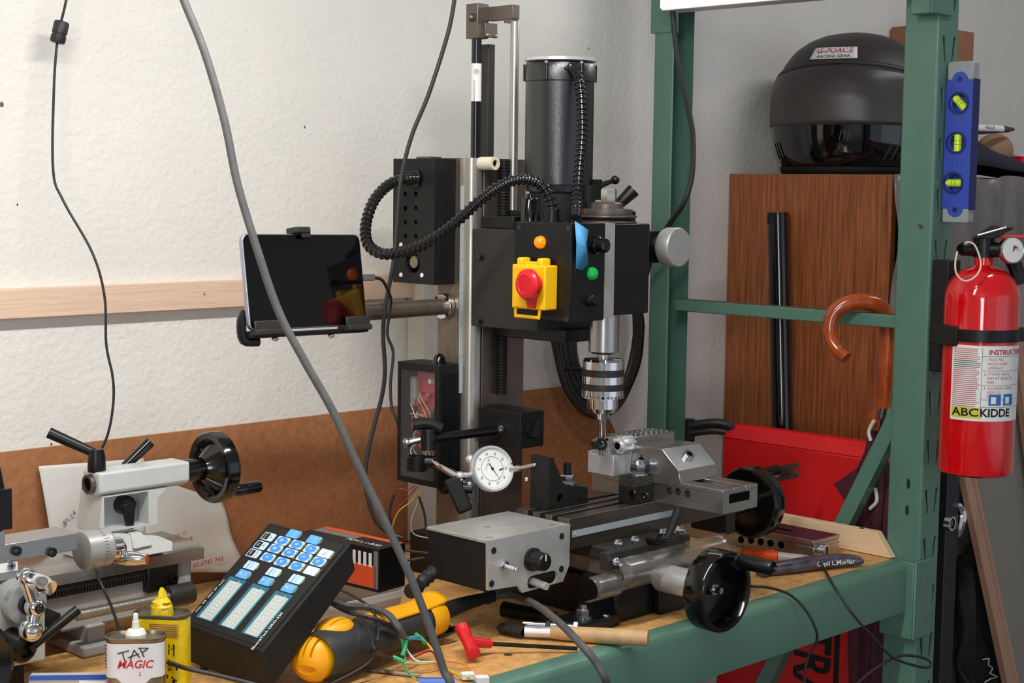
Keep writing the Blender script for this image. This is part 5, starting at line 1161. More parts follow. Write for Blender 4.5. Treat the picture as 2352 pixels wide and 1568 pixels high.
up_ = V((0, 0, -0.055)); b = B().prism([pk[0], pk[1], pk[1]+up_, pk[0]+up_], V((0.03, 0.03, 0)).normalized()*0.012); b.build('packet', 'clear_frost', o_)
b = B().prism([pk[0]+Z*0.001, pk[1]+Z*0.001, pk[1]-Z*0.004, pk[0]-Z*0.004], V((-0.02, -0.02, 0)).normalized()*0.001); b.build('blue_seal', 'blue_plastic', o_)
k0 = pk[0].lerp(pk[1], 0.62)-Z*0.0045; k1 = pk[0].lerp(pk[1], 0.98)-Z*0.006; b = B().prism([k0, k1, k1-Z*0.006, k0-Z*0.006], V((-0.02, -0.02, 0)).normalized()*0.0012); b.build('white_label', 'white', o_)
bh = [P(962, 1573, z=0.012), P(1045, 1573, z=0.012)]
o_ = thing('screwdriver_handle', 'blue plastic handle at the bottom edge of the bench', 'tool', (bh[0].x, bh[0].y, 0)); b = B().cyl(bh[0], bh[1], 0.0085, n=10); b.build('grip', 'blue_plastic', o_)
# loose wiring from the readout
wr = thing('wire_harness', 'bundle of thin coloured wires with green sleeves spilling over the bench', 'wires', (1.25, -0.52, 0))
def wire(pts, m_, r, z0=0.012, nm='wire', d=None):
    return B().tube([P(p[0], p[1], z=(p[2] if len(p) > 2 else z0)) for p in pts], r, 7, 7).build(nm, m_, wr)
wire([(755, 1378, 0.075), (800, 1392, 0.07), (845, 1394, 0.065), (890, 1410, 0.065), (915, 1440, 0.055), (928, 1462, 0.04)], 'rubber_gray', 0.0042, nm='sheath')
wire([(760, 1385, 0.07), (800, 1405, 0.07), (860, 1420, 0.065), (900, 1440, 0.05), (930, 1460, 0.035)], 'rubber', 0.0028, nm='sheath')
wire([(775, 1352, 0.06), (810, 1368, 0.065), (850, 1395, 0.065), (868, 1430, 0.06), (866, 1470, 0.05), (850, 1500, 0.03)], 'rubber', 0.0017)
wire([(800, 1395, 0.07), (840, 1430, 0.065), (860, 1490, 0.05), (880, 1505, 0.03), (900, 1512, 0.02)], 'rubber', 0.002)
for k, (m_, pts) in enumerate((('wire_green', [(925, 1460, .038), (928, 1480, .03), (930, 1500, .02), (932, 1530, .012), (945, 1552, .01), (960, 1562, .01)]),
        ('wire_blue', [(928, 1460, .038), (940, 1466, .035), (962, 1468, .03), (975, 1472, .025)]), ('wire_yellow', [(975, 1470, .025), (1000, 1500, .012), (1020, 1530, .008), (1050, 1548, .006), (1078, 1556, .006)]),
        ('wire_orange', [(930, 1522, .014), (980, 1524, .012), (1030, 1518, .010), (1065, 1525, .008), (1085, 1545, .006), (1105, 1556, .006)]), ('wire_red', [(865, 1495, .04), (900, 1510, .02), (940, 1512, .014), (990, 1495, .012), (1010, 1530, .008), (1040, 1550, .006)]),
        ('wire_white', [(928, 1478, .03), (940, 1500, .018), (960, 1518, .012), (1000, 1520, .010)]), ('wire_green', [(935, 1520, .014), (990, 1522, .012), (1020, 1516, .010)]), ('wire_yellow', [(930, 1510, .016), (935, 1540, .01), (955, 1560, .01)]))):
    wire(pts, m_, 0.0012)
for a_, b2 in (((922, 1462, .040), (928, 1500, .02)), ((932, 1470, .035), (924, 1505, .02)), ((955, 1456, .03), (976, 1476, .024)), ((902, 1508, .02), (928, 1520, .014)), ((940, 1465, .034), (962, 1462, .03))):
    wire([a_, ((a_[0]+b2[0])/2+2, (a_[1]+b2[1])/2, (a_[2]+b2[2])/2), b2], 'wire_green', 0.0026, nm='sleeve')
for px, py in ((1074, 1551), (1107, 1559)): q = P(px, py, z=0.006); B().obox(q, X*0.006+Y*-0.004, X*0.003+Y*0.005, Z*0.003).build('plug', 'white', wr)
# ---------------------------------------------------------------- things behind the mill at the right of the bench
v2 = thing('vise_block', 'spare steel vise base with round side holes and maroon top by the pine board', 'vise', (2.06, -0.44, 0))
xv0, xv1, yv0, yv1 = 2.012, 2.082, -0.523, -0.27
hv = P(1868, 1242, x=xv0).z
b = B().box((xv0, yv0, 0.0004), (xv1, yv1, hv-0.010)); b.box((xv0+0.003, yv0, hv-0.012), (xv1-0.003, yv1, hv-0.006)); b = b.build('base', 'ground_steel', v2, bevel=0.0008)
B().box((xv0-0.001, yv0+0.0004, hv-0.006), (xv1+0.001, yv1, hv)).build('rail', 'ground_steel', v2, bevel=0.0006)
B().box((xv0+0.006, yv0+0.006, hv), (xv1-0.004, yv1, hv+0.0006)).build('top_film', 'maroon', v2); B().box((xv0+0.028, -0.46, hv+0.0004), (xv0+0.038, yv1, hv+0.0009)).build('top_slot', 'dark', v2)
for px, py in ((1702, 1239), (1725, 1240), (1747, 1244), (1770, 1247), (1794, 1251)): q = P(px, py, x=xv0); B().cyl(q+X*0.002, q-X*0.0003, 0.0058, n=20).build('side_hole', 'dark', v2)
q = P(1893, 1266, z=0.013); so = thing('socket', 'small chrome hex socket at the corner of the spare vise', 'socket', (q.x, q.y, 0))
b = B().ring(q-V((0.3, -0.9, 0)).normalized()*0.012, q+V((0.3, -0.9, 0)).normalized()*0.004, 0.0115, 0.0092); b.build('shell', 'chrome', so); b = B().ring(q-V((0.3, -0.9, 0)).normalized()*0.012, q+V((0.3, -0.9, 0)).normalized()*0.001, 0.0093, 0.0065, 6); b.build('hex_insert', 'steel_dark', so)
q = [P(1704, 1268, z=0.0085), P(1788, 1278, z=0.0085), P(1905, 1290, z=0.0075)]
mk_ = thing('orange_marker', 'marker pen with orange cap and grey barrel', 'marker', (q[1].x, q[1].y, 0))
b = B().tube([q[0], q[0].lerp(q[1], 0.15), q[1]], 0.0075, 16, 4, lambda t, L: 0.0058+0.0022*min(1, t*4)); b.build('cap', 'marker_orange', mk_); b = B().tube([q[1], q[1].lerp(q[2], 0.6), q[2]], 0.007, 16, 4, lambda t, L: 0.0074-0.003*t*t); b.build('barrel', 'marker_body', mk_)
b = B().tube([q[0]+Z*0.0065, q[0].lerp(q[1], 0.9)+Z*0.0085], 0.0016, 6, 1); b.build('clip', 'marker_orange', mk_)
q = [P(1752, 1308, z=0.010), P(1800, 1303, z=0.010), P(1870, 1292, z=0.012), P(1940, 1286, z=0.011), P(1984, 1289, z=0.009)]
kn2 = thing('swirl_knife', 'dark swirl patterned plastic handle with white lettering', 'knife', (q[2].x, q[2].y, 0))
b = B().tube(q, 0.01, 16, 6, lambda t, L: 0.0062+0.0050*math.sin(math.pi*min(1, 0.15+t*0.80))-0.0045*max(0, (t-0.93)/0.07)); b.build('handle', 'swirl', kn2)
ax = (q[3]-q[2]).normalized(); tn2 = (CAM-q[3]).normalized(); tn2 = (tn2-ax*tn2.dot(ax)).normalized(); tu2 = tn2.cross(ax); tu2 = tu2 if tu2.z > 0 else -tu2
text('CapiI L.MurIlar', 0.0092, lambda x, y: q[2].lerp(q[3], 0.55)+ax*x*1.25+tn2*0.0120+tu2*(y-0.003), 'ink_white', kn2, bold=0.01)
B().lathe(q[0]-ax*0.002, -ax, [(0.009, -0.012), (0.0125, 0), (0.0125, 0.003), (0, 0.004)], 20).build('pommel', 'rubber_gray', kn2)
# steel rule
rl = P(1836, 1079, y=-0.405); sr_ = thing('steel_rule', 'grey steel pocket rule sticking out behind the mill handwheel', 'ruler', (1.95, -0.405, 0.14))
b = B().box((1.700, -0.4038, rl.z-0.0125), (rl.x, -0.4028, rl.z+0.0125)); o_ = b.build('blade', 'steel_rule', sr_); cut(o_, B().cyl((rl.x-0.008, -0.41, rl.z), (rl.x-0.008, -0.39, rl.z), 0.0042, n=18))
text('DEC EQ OF 8/32 INCH', 0.0052, plane_map((rl.x-0.055, -0.4041, rl.z+0.003), X, Z), 'ink_black', sr_); text('NO 305R-6 TEMPERED', 0.0052, plane_map((rl.x-0.048, -0.4041, rl.z-0.004), X, Z), 'ink_black', sr_)
# papers on the hardboard
def sheet(nm, label, pts, wob):
    pts = [P(x, y, y=-0.010-0.012*k) for x, y, k in pts]
    def fn(u, v):
        a = pts[0].lerp(pts[1], u); c_ = pts[3].lerp(pts[2], u); p = a.lerp(c_, v)
        return p+V((0, -wob*(0.5+0.5*math.sin(5*u+3*v))*(0.3+0.7*v)-0.003*math.sin(9*u*v), 0))
    b = B().grid(20, 20, fn); o = thing(nm, label, 'paper', (pts[3].x, pts[3].y, pts[3].z)); b.build('sheet', 'paper', o, solid=0.0003); return o
s1 = sheet('paper_sheet', 'white paper sheet propped on the hardboard left of the tailstock', [(88, 1070, 0.2), (330, 1052, 0.2), (330, 1228, 0.6), (113, 1226, 0.9)], 0.004)
s2 = sheet('paper_sheet', 'crumpled white paper with red notes behind the tailstock handwheel', [(330, 1090, 0.4), (508, 1148, 0.4), (556, 1310, 1.2), (330, 1320, 1.2)], 0.006)
text('85.14', 0.010, plane_map(P(160, 1190, y=-0.0275), V((0.6, 0, 0.5)), V((-0.5, 0, 0.7))), 'ink_gray', s1)
for t_, px, py, m_, sz in (('> 17-18', 418, 1244, 'ink_gray', 0.011), ('Memory 15', 402, 1229, 'ink_red', 0.008), ('#0.0745 740', 478, 1291, 'ink_red', 0.010)): text(t_, sz, plane_map(P(px, py, y=-0.034), V((1, 0, 0.05)), Z), m_, s2)
# ---------------------------------------------------------------- cabinet and the things on it
XCB, YCB, ZCB = 2.470, -0.358, 0.594
cab = thing('cabinet', 'tall wood grained cabinet with its front wrapped in grey plastic', 'cabinet', (2.80, -0.18, -0.95))
B().box((XCB, YCB, -0.95), (XCB+0.016, -0.002, ZCB)).build('side_panel', 'wood_dark', cab)
B().box((XCB+0.016, YCB+0.004, -0.95), (3.35, -0.002, ZCB-0.001)).build('carcass', 'charcoal', cab)
def wrap(u, v):
    x, z = XCB-0.001+0.88*u, ZCB-1.5*v
    w = 0.006*math.sin(14*u*1.4+4*math.sin(5*v+u*3))+0.005*math.sin(40*u+22*v)+0.003*math.sin(90*u-60*v)
    return V((x, YCB-0.004-abs(w), z+0.004*math.sin(30*u)*(v < 0.05)))
B().grid(110, 60, wrap).build('plastic_wrap', 'plastic_sheet', cab, solid=0.0006)
# helmet
HC = V((2.620, -0.176, ZCB)); vw = V((CAM.x-HC.x, CAM.y-HC.y, 0)).normalized()
HF = (vw*0.97+V((-0.70, 0.71, 0))*0.24).normalized(); HS = V((-HF.y, HF.x, 0)); HS = HS if HS.dot(CR) > 0 else -HS
prof_h = [(0, 0.83), (0.012, 0.86), (0.03, 0.925), (0.06, 0.975), (0.10, 1.0), (0.14, 0.995), (0.175, 0.95), (0.205, 0.86), (0.23, 0.74), (0.25, 0.56), (0.262, 0.36), (0.268, 0.12), (0.2685, 0.0)]
def hs(z):
    for (z0, s0), (z1, s1) in zip(prof_h, prof_h[1:]):
        if z <= z1: t = (z-z0)/(z1-z0); return s0+(s1-s0)*t
    return 0
def H(th, z, k=1.0):
    c_, s_ = math.cos(th), math.sin(th); a = 0.150 if c_ > 0 else 0.155; e = 2.25
    r = (abs(c_/a)**e+abs(s_/0.150)**e)**(-1/e)
    lift = 0.012*max(0, -c_)*max(0, 1-z/0.08)
    return HC+Z*(z+lift)+(HF*c_+HS*s_)*(r*hs(z)*k)
hm = thing('racing_helmet', 'black full face racing helmet with smoked visor on the cabinet', 'helmet', tuple(HC))
zz = [0.088+0.1805*math.sin(math.pi/2*k/22) for k in range(23)]
B().grid(64, 23, lambda u, v: H(2*math.pi*u, zz[round(v*22)]), close_u=True).build('shell', 'helmet_matte', hm)
B().grid(64, 12, lambda u, v: H(2*math.pi*u, 0.004+0.086*v, 1.004), close_u=True).build('chin_bar', 'helmet_gloss', hm)
B().grid(64, 6, lambda u, v: H(2*math.pi*u, 0.0005+0.014*v, 1.02+0.012*math.sin(v*3.14)), close_u=True).build('base_rim', 'black_matte', hm)
vt = lambda th: 0.200-0.040*(th/1.6)**2
B().grid(40, 14, lambda u, v: H((2*u-1)*1.62, 0.090+(vt((2*u-1)*1.62)-0.090)*v, 1.022), False).build('visor', 'visor', hm, solid=0.002)
B().grid(40, 3, lambda u, v: H((2*u-1)*1.66, vt((2*u-1)*1.66)+0.001+0.007*v, 1.026), False).build('visor_seal', 'helmet_matte', hm, solid=0.002)
for a0 in (1.25, 1.42): B().grid(3, 12, lambda u, v: H(a0+0.022*u, 0.095+0.075*v, 1.032), False).build('visor_rib', 'helmet_matte', hm, solid=0.001)
for k in range(3):
    B().grid(3, 6, lambda u, v: H(-0.98+0.09*k+0.03*u-0.05*v, 0.028+0.030*v, 1.0065), False).build('chin_vent', 'dark', hm)
    B().grid(3, 6, lambda u, v: H(0.62+0.10*k+0.03*u+0.08*v, 0.028+0.026*v, 1.0065), False).build('chin_vent', 'charcoal', hm)
    B().grid(3, 5, lambda u, v: H(0.06+0.05*k+0.015*u+0.03*v, 0.062+0.018*v, 1.0065), False).build('chin_vent', 'charcoal', hm)
def proj(p): d = p-CAM; z = d.dot(CF); return 1176+F*d.dot(CR)/z, 784-F*d.dot(CU)/z
best = min(((th*0.02, z*0.002) for th in range(-60, 60) for z in range(98, 132)), key=lambda q: (lambda p: (p[0]-1917)**2+(p[1]-121)**2)(proj(H(*q))))
th0, zz0 = best; rs = (H(th0+0.05, zz0)-H(th0-0.05, zz0)).length/0.1; vz = (H(th0, zz0+0.004)-H(th0, zz0-0.004)).length/0.008
hmap = lambda dx, dy, k=1.008: (lambda x, y: H(th0+(x+dx)/rs, zz0+(y+dy+0.12*(x+dx)*0)/vz, k))
def patch(w, h, k, m_, nm): B().grid(14, 8, lambda u, v: hmap(0, 0, k)((2*u-1)*w/2, (2*v-1)*h/2)).build(nm, m_, hm, solid=0.0005)
patch(0.088, 0.030, 1.004, 'ink_black', 'badge_border'); patch(0.085, 0.0275, 1.007, 'ink_white', 'badge')
text('G-FORCE', 0.0165, hmap(0, 0.0055, 1.011), 'ink_red', hm, bold=0.02, space=1.02); text('RACING GEAR', 0.0085, hmap(0, -0.0078, 1.011), 'ink_black', hm, bold=0.02, space=1.1)
# other things on the cabinet
q0, q1 = P(2060, 95, y=-0.02), P(2237, 72, y=-0.02)
cbx = thing('cardboard_box', 'brown cardboard box standing behind the helmet', 'box', ((q0.x+q1.x)/2, -0.05, ZCB))
b = B().box((q0.x, -0.085, ZCB), (P(2237, 100, y=-0.085).x, -0.006, P(2220, 72, y=-0.085).z)); b.build('carton', 'carton', cbx, bevel=0.001)
b = B().prism([P(2050, 95, y=-0.09), P(2110, 82, y=-0.09), P(2110, 108, y=-0.09), P(2070, 110, y=-0.09)], (0, 0.004, 0)); b.build('flap', 'wood_dark', cbx)
qa, qb = P(2235, 299, y=-0.25), P(2323, 298, y=-0.25)
rp = thing('spray_tube', 'white tube with olive pointed tip lying on the cloth on the cabinet', 'tube', ((qa.x+qb.x)/2, -0.25, qa.z-0.02))
b = B().tube([P(2200, 290, y=-0.25), P(2240, 294, y=-0.25), P(2300, 296, y=-0.25)], 0.008, 12, 3); b.build('body', 'white', rp); b = B().tube([P(2299, 296, y=-0.25), P(2327, 297, y=-0.25)], 0.006, 12, 2, lambda t, L: 0.008-0.0045*t); b.build('tip', 'can_grime', rp)
b = B().tube([P(2200, 303, y=-0.252), P(2240, 304, y=-0.252), P(2318, 301, y=-0.252)], 0.0045, 8, 3, lambda t, L: 0.0065-0.004*t); b.build('lower_edge', 'maroon', rp)
text('REGULAR', 0.009, plane_map(P(2275, 293, y=-0.2585), X, Z), 'ink_black', rp)
tb_ = thing('tan_bundle', 'tan rounded bundle under the white tube on the cabinet', 'bundle', (3.0, -0.2, ZCB+0.05))
q = P(2285, 345, y=-0.21); b = B().ball(q, 0.042, 24, 14, (1.25, 0.8, 0.85)); b.build('bundle', 'tan', tb_)
nv = thing('navy_cloth', 'dark navy folded cloth heaped on the cabinet top', 'cloth', (3.0, -0.28, ZCB))
def cl_(u, v):
    x0, x1 = P(2190, 330, y=-0.30).x, P(2400, 400, y=-0.30).x
    top = 0.085-0.085*u**1.2; return V((x0+(x1-x0)*u, -0.345+0.12*v, ZCB+0.001+max(0, top)*math.sin(math.pi*v*0.95+0.1)**0.6*(1+0.06*math.sin(12*u))+0.0))
B().grid(24, 14, cl_).build('cloth', 'navy_cloth', nv, solid=0.004)
q = P(2345, 372, y=-0.22); rc = thing('red_tin', 'small red and white tin at the right edge on the cabinet', 'tin', (q.x, -0.22, ZCB)); b = B().cyl((q.x+0.02, -0.22, ZCB+0.001), (q.x+0.02, -0.22, q.z+0.012), 0.032); b.build('tin', 'red_plastic', rc); b = B().cyl((q.x+0.02, -0.22, q.z+0.012), (q.x+0.02, -0.22, q.z+0.016), 0.031); b.build('lid', 'white', rc)
# black tube leaning on the cabinet
q0, q1 = P(1787, 489, x=2.440), P(1797, 985, x=2.425); dv = (q1-q0); e = q0+dv*((-0.949-q0.z)/dv.z)
bt_ = thing('black_pole', 'black carbon fibre tube leaning on the cabinet side', 'pole', (e.x, e.y, -0.95)); b = B().tube([q0, e], 0.0195, 28, 2, caps=False); b.build('tube', 'black_gloss', bt_, solid=0.0); b = B().ring(q0-Z*0.02, q0, 0.0197, 0.0165); b.build('rim', 'black_matte', bt_); B().cyl(q0-Z*0.022, q0-Z*0.018, 0.017).build('bore', 'dark', bt_)
# umbrella hooked on the cross bar
um = thing('umbrella', 'maroon umbrella with polished wooden crook handle hooked on the rack bar', 'umbrella', (2.19, -0.50, -0.5))
uh = [(1944, 822, 2.115), (1921, 800, 2.115), (1906, 766, 2.116), (1911, 727, 2.120), (1935, 702, 2.130), (1970, 693, 2.146), (2007, 697, 2.166), (2031, 716, 2.184), (2040, 755, 2.190), (2037, 850, 2.190), (2029, 935, 2.190)]
b = B().tube([P(x, y, x=xx) for x, y, xx in uh], 0.011, 16, 8, lambda t, L: 0.0100+0.0032*min(1, t*2.2)+0.0008*(t > 0.7)); b.build('crook_handle', 'cane', um)
q0, q1 = P(2029, 935, x=2.190), P(2024, 958, x=2.190); b = B().cyl(q0, q1, 0.0095); b.build('ferrule', 'chrome', um); b = B().cyl(P(2015, 938, x=2.192), P(2006, 985, x=2.192), 0.0075, 0.009); b.build('spring_cap', 'cane', um)
prof_u = [(2018, 948, 0.008), (2010, 985, 0.013), (2010, 1040, 0.020), (2005, 1100, 0.038), (2000, 1160, 0.044), (1996, 1250, 0.042), (1990, 1400, 0.038), (1985, 1560, 0.032), (1980, 1750, 0.02), (1975, 1950, 0.008)]
cp_ = [(P(x, y, x=2.200), r_) for x, y, r_ in prof_u]; cs2 = catmull([c for c, _ in cp_], 4)
def fold(u, v):
    f = v*(len(cp_)-1); i = min(int(f), len(cp_)-2); t = f-i; c_ = cp_[i][0].lerp(cp_[i+1][0], t); r_ = cp_[i][1]*(1-t)+cp_[i+1][1]*t
    a = 2*math.pi*u; rr = r_*(0.78+0.22*math.sin(5*a+4*v)+0.06*math.sin(11*a))
    return c_+V((math.cos(a)*0.45, math.sin(a)*1.0, 0))*rr
B().grid(60, 40, fold, close_u=True).build('canopy', 'maroon', um)
b = B().prism([P(1915, 1112, x=2.185), P(1968, 1075, x=2.185), P(1975, 1190, x=2.185), P(1950, 1165, x=2.185)], (0.004, 0, 0)); b.build('canopy_flap', 'maroon', um)
for pp in ([(2008, 965), (1996, 990), (2000, 1012)], [(2062, 1050), (2050, 1075), (2062, 1080)], [(2010, 1120), (2014, 1150), (1998, 1168)]): B().tube([P(x, y, x=2.178) for x, y in pp], 0.003, 8, 4).build('canopy_trim', 'wire_white', um)
# red printed carton beside the rack
XR = 2.262; y0, y1 = P(1662, 990, x=XR).y, P(2020, 1045, x=XR).y; zt = P(1700, 1003, x=XR).z
rb = thing('red_carton', 'large red carton with black lettering standing behind the rack end', 'box', (2.33, (y0+y1)/2, -0.95))
b = B().box((XR, y1, -0.949), (2.395, y0, zt-0.004)); b.build('carton', 'red_box', rb, bevel=0.004)
b = B().prism([(XR-0.001, y0, zt-0.004), (XR-0.001, y1, zt-0.004), (XR+0.02, y1, zt+0.018), (XR+0.02, y0, zt+0.018)], (0.004, 0, 0)); b.prism([(XR+0.02, y0, zt+0.018), (XR+0.02, y1, zt+0.018), (XR+0.10, y1, zt+0.004), (XR+0.10, y0, zt+0.004)], (0.0, 0, 0.003)); b.build('lid', 'red_box', rb)
q = P(1860, 1545, x=XR); text('TRAXXAS', 0.105, lambda x, y: V((XR-0.0012, q.y, 0))+V((0, 1, 0))*-y+Z*(P(1855, 1452, x=XR).z+0.012-x*0.68), 'ink_black', rb, bold=0.018, align='LEFT')
yl = P(1922, 1500, x=XR).y; B().box((XR-0.001, yl-0.005, -0.9), (XR, yl+0.005, -0.02)).build('black_stripe', 'ink_black', rb)
# black strap handle lying on the red carton
sh = thing('strap_handle', 'black rubber strap handle with square end above the red carton', 'handle', (2.2, -0.14, zt))
qs_ = [P(1580, 985, x=2.24), P(1640, 978, x=2.26), P(1675, 985, x=2.275), P(1690, 1000, x=2.285)]
b = B().tube([p+Z*0.006 for p in qs_], 0.008, 10, 5); b.tube([p-Z*0.008 for p in qs_], 0.007, 10, 5); b.build('strap', 'rubber', sh)
b = B().obox(P(1577, 987, x=2.24), CR*0.014, Z*0.021, CF*0.010); b.build('end_block', 'black', sh, bevel=0.002)
# spirit level on the post
LX = 2.1595; ly0, ly1 = P(2231, 300, x=LX).y, -0.6335; lz1, lz0 = P(2200, 141, x=LX).z, P(2190, 512, x=LX).z
lv_ = thing('spirit_level', 'blue torpedo spirit level with three yellow vials stuck to the post', 'level', (2.17, -0.655, lz0))
lb = B().box((LX, ly0, lz0+0.022), (LX+0.020, ly1, lz1-0.028)).build('body', 'level_blue', lv_, bevel=0.0015)
ws_ = [(2206, 237), (2200, 328), (2193, 420)]
c = B()
for px, py in ws_: q = P(px, py, x=LX); c.cyl(q-X*0.01, q+X*0.013, 0.0140, n=28)
for px, py in ((2207, 181), (2186, 473)): q = P(px, py, x=LX); c.cyl(q-X*0.01, q+X*0.03, 0.0042, n=16)
cut(lb, c)
for (px, py), dv in zip(ws_, (V((0, -0.7, -0.7)), Z, Y)):
    q = P(px, py, x=LX+0.005); B().ring(q-X*0.0052, q-X*0.0065, 0.0168, 0.0138).build('window_ring', 'level_navy', lv_)
    vl = B().cyl(q-dv*0.0125, q+dv*0.0125, 0.0056, n=18).build('vial', 'vial', lv_)
    for s_ in (-0.0028, 0.0028): B().ring(q+dv*(s_-0.0003), q+dv*(s_+0.0003), 0.00575, 0.0054, 16).build('vial_line', 'ink_black', lv_)
for za_, zb_ in ((lz1-0.028, lz1), (lz0, lz0+0.022)): B().box((LX+0.0005, ly0+0.0005, za_), (LX+0.0195, ly1, zb_)).build('end_cap', 'level_gray', lv_, bevel=0.0025)
yc_ = (ly0+ly1)/2
for za_, s_ in ((lz1-0.028, 1), (lz0+0.022, -1)):
    B().cyl((LX-0.0002, yc_, za_), (LX+0.004, yc_, za_), 0.013, n=32).build('body_lobe', 'level_blue', lv_)
    B().cyl((LX-0.0006, yc_, za_+s_*0.002), (LX, yc_, za_+s_*0.002), 0.0040, n=18).build('hang_hole', 'level_navy', lv_)
B().box((LX+0.001, ly0-0.0012, lz0+0.02), (LX+0.019, ly0, lz1-0.026)).build('edge_face', 'level_navy', lv_)
b = B()
for i in range(5):
    for k in range(4):
        for pz in (0.5*(P(*ws_[0], x=LX).z+lz1-0.02)-0.002, 0.5*(P(*ws_[1], x=LX).z+P(*ws_[2], x=LX).z)): b.box((LX-0.0003, yc_-0.012+0.006*i, pz-0.006+0.004*k), (LX+0.0002, yc_-0.0112+0.006*i, pz-0.0052+0.004*k))
b.build('grip_dots', 'level_navy', lv_)
# fire extinguisher
EX, EY, ER = 2.158, -0.7065, 0.0550
fe = thing('fire_extinguisher', 'red fire extinguisher with printed label strapped to the rack post', 'extinguisher', (EX, EY, 0.142))
ze = lambda py: P(2248, py, x=EX).z
zb_, zs_e, zn = ze(1086), ze(690), ze(612)
pr = [(0.0, zb_+0.002), (ER-0.006, zb_), (ER-0.001, zb_+0.003), (ER, zb_+0.010), (ER, zs_e)]
for k in range(1, 9): a = math.pi/2*k/9; pr.append((0.0135+(ER-0.0135)*math.cos(a), zs_e+(zn-zs_e)*math.sin(a)))
pr += [(0.0135, zn+0.003), (0.0135, ze(588)), (0, ze(588))]
B().lathe((EX, EY, 0), Z, pr, 64).build('cylinder', 'red_gloss', fe)
ev = V((CAM.x-EX, CAM.y-EY, 0)).normalized(); er = V((-ev.y, ev.x, 0)); er = er if er.dot(CR) > 0 else -er
def EM(ph, z, k=0.0006): return V((EX, EY, z))+(ev*math.cos(ph)+er*math.sin(ph))*(ER+k)
p0_, p1_ = math.radians(-44), math.radians(82); zl1, zl0 = ze(786), ze(956)
def epatch(a0, a1, z0, z1, k, m_, nm): return B().grid(max(3, int((a1-a0)*18)), 2, lambda u, v: EM(a0+(a1-a0)*u, z0+(z1-z0)*v, k)).build(nm, m_, fe)
epatch(p0_, p1_, zl0, zl1, 0.0006, 'white', 'label')
mid_a = math.radians(4)
em = lambda ph, z, k=0.0010: (lambda x, y: EM(ph+x/ER, z+y, k))
lh = zl1-zl0
epatch(p0_+0.05, mid_a-0.02, zl0+0.004, zl0+0.020, 0.0008, 'ink_yellow', 'label_yellow_band')
text('ABC', 0.0165, lambda x, y: EM((p0_+mid_a)/2+0.02+x*1.25/ER, zl0+0.012+y, 0.0011), 'ink_black', fe, bold=0.02); text('KIDDE', 0.0165, em(mid_a+0.42, zl0+0.012), 'ink_black', fe, bold=0.03)
text('INSTRUCTIONS', 0.0100, em(mid_a+0.16, zl1-0.0095), 'ink_red', fe, bold=0.02, align='LEFT')
for k, ls in enumerate((('1. PULL PIN', '   HOLD UNIT', '   UPRIGHT'), ('2. STAND BACK', '   AIM AT BASE OF', '   FIRE.'), ('3. SQUEEZE LEVER', '   SIDE TO', '   SIDE.'))):
    for j, t_ in enumerate(ls): text(t_, 0.0058, em(mid_a+0.05, zl1-0.020-0.021*k-0.0062*j), 'ink_pink', fe, align='LEFT')
for k in range(4): epatch(mid_a, p1_, zl1-0.0155-0.0212*k, zl1-0.0150-0.0212*k, 0.0009, 'ink_gray', 'label_rule')
epatch(mid_a-0.006, mid_a+0.004, zl0+0.003, zl1-0.003, 0.0009, 'ink_gray', 'label_rule'); epatch(mid_a, p1_, zl0+0.0205, zl0+0.021, 0.0009, 'ink_gray', 'label_rule')
for a_ in (mid_a+0.20, mid_a+0.62): epatch(a_, a_+0.34, zl0+0.0235, zl0+0.040, 0.0009, 'ink_blue', 'pictogram'); epatch(a_+0.06, a_+0.20, zl0+0.026, zl0+0.036, 0.0011, 'white', 'pictogram_mark')
for k in range(30):
    z_ = zl1-0.005-0.0029*k; w_ = random.uniform(0.86, 1.0); epatch(p0_+0.06, p0_+0.06+(mid_a-p0_-0.10)*w_, z_-0.0007, z_+0.0005, 0.0009, 'ink_gray' if 5 < k < 10 else 'ink_pink', 'small_print')
B().ring((EX, EY, ze(779)), (EX, EY, ze(751)), ER+0.0022, ER-0.001, 56).build('strap', 'black', fe)
b = B().box((2.140, -0.660, ze(860)), (2.176, -0.6332, ze(600))); b.box((EX-ER-0.003, -0.700, ze(790)), (2.15, -0.655, ze(745))); b.build('bracket', 'black_matte', fe, bevel=0.002)
b = B().obox(EM(1.75, ze(765), 0.006), V((0.006, -0.004, 0)), V((0.005, 0.006, 0)), Z*0.010); b.build('strap_buckle', 'black', fe, bevel=0.001)
zv = ze(572)
b = B().cyl((EX, EY, ze(590)), (EX, EY, ze(548)), 0.016); b.cyl(V((EX, EY, zv))-er*0.032+ev*0.012, V((EX, EY, zv)), 0.010); b.cyl((EX, EY, zv), V((EX, EY, zv))+er*0.030+ev*0.010, 0.011); b.build('valve', 'black', fe)
B().cyl(V((EX, EY, zv))-er*0.034+ev*0.014, V((EX, EY, zv))-er*0.0325+ev*0.0125, 0.0075).build('nozzle_bore', 'dark', fe)
gd = (er*0.55+ev*0.75+Z*0.05).normalized(); gc = V((EX, EY, zv))+er*0.036+ev*0.012
gg = B().lathe(gc, gd, [(0.012, -0.004), (0.0195, -0.002), (0.0205, 0.001), (0.0205, 0.007), (0.019, 0.009), (0.0178, 0.008), (0, 0.008)], 40).build('pressure_gauge', 'chrome', fe)
B().cyl(gc+gd*0.0078, gc+gd*0.0084, 0.0172, n=36).build('gauge_face', 'white', gg)
B().obox(gc+gd*0.0086+Z*0.004, er*0.006, Z*0.0016, gd*0.0002).build('gauge_mark', 'ink_red', gg); B().obox(gc+gd*0.0087, Z*0.007+er*0.002, er*0.0008, gd*0.0002).build('gauge_needle', 'ink_black', gg)
l0, l1 = V((EX, EY, ze(541)))+er*0.002, V((EX, EY, ze(541)))+er*0.060+ev*0.012
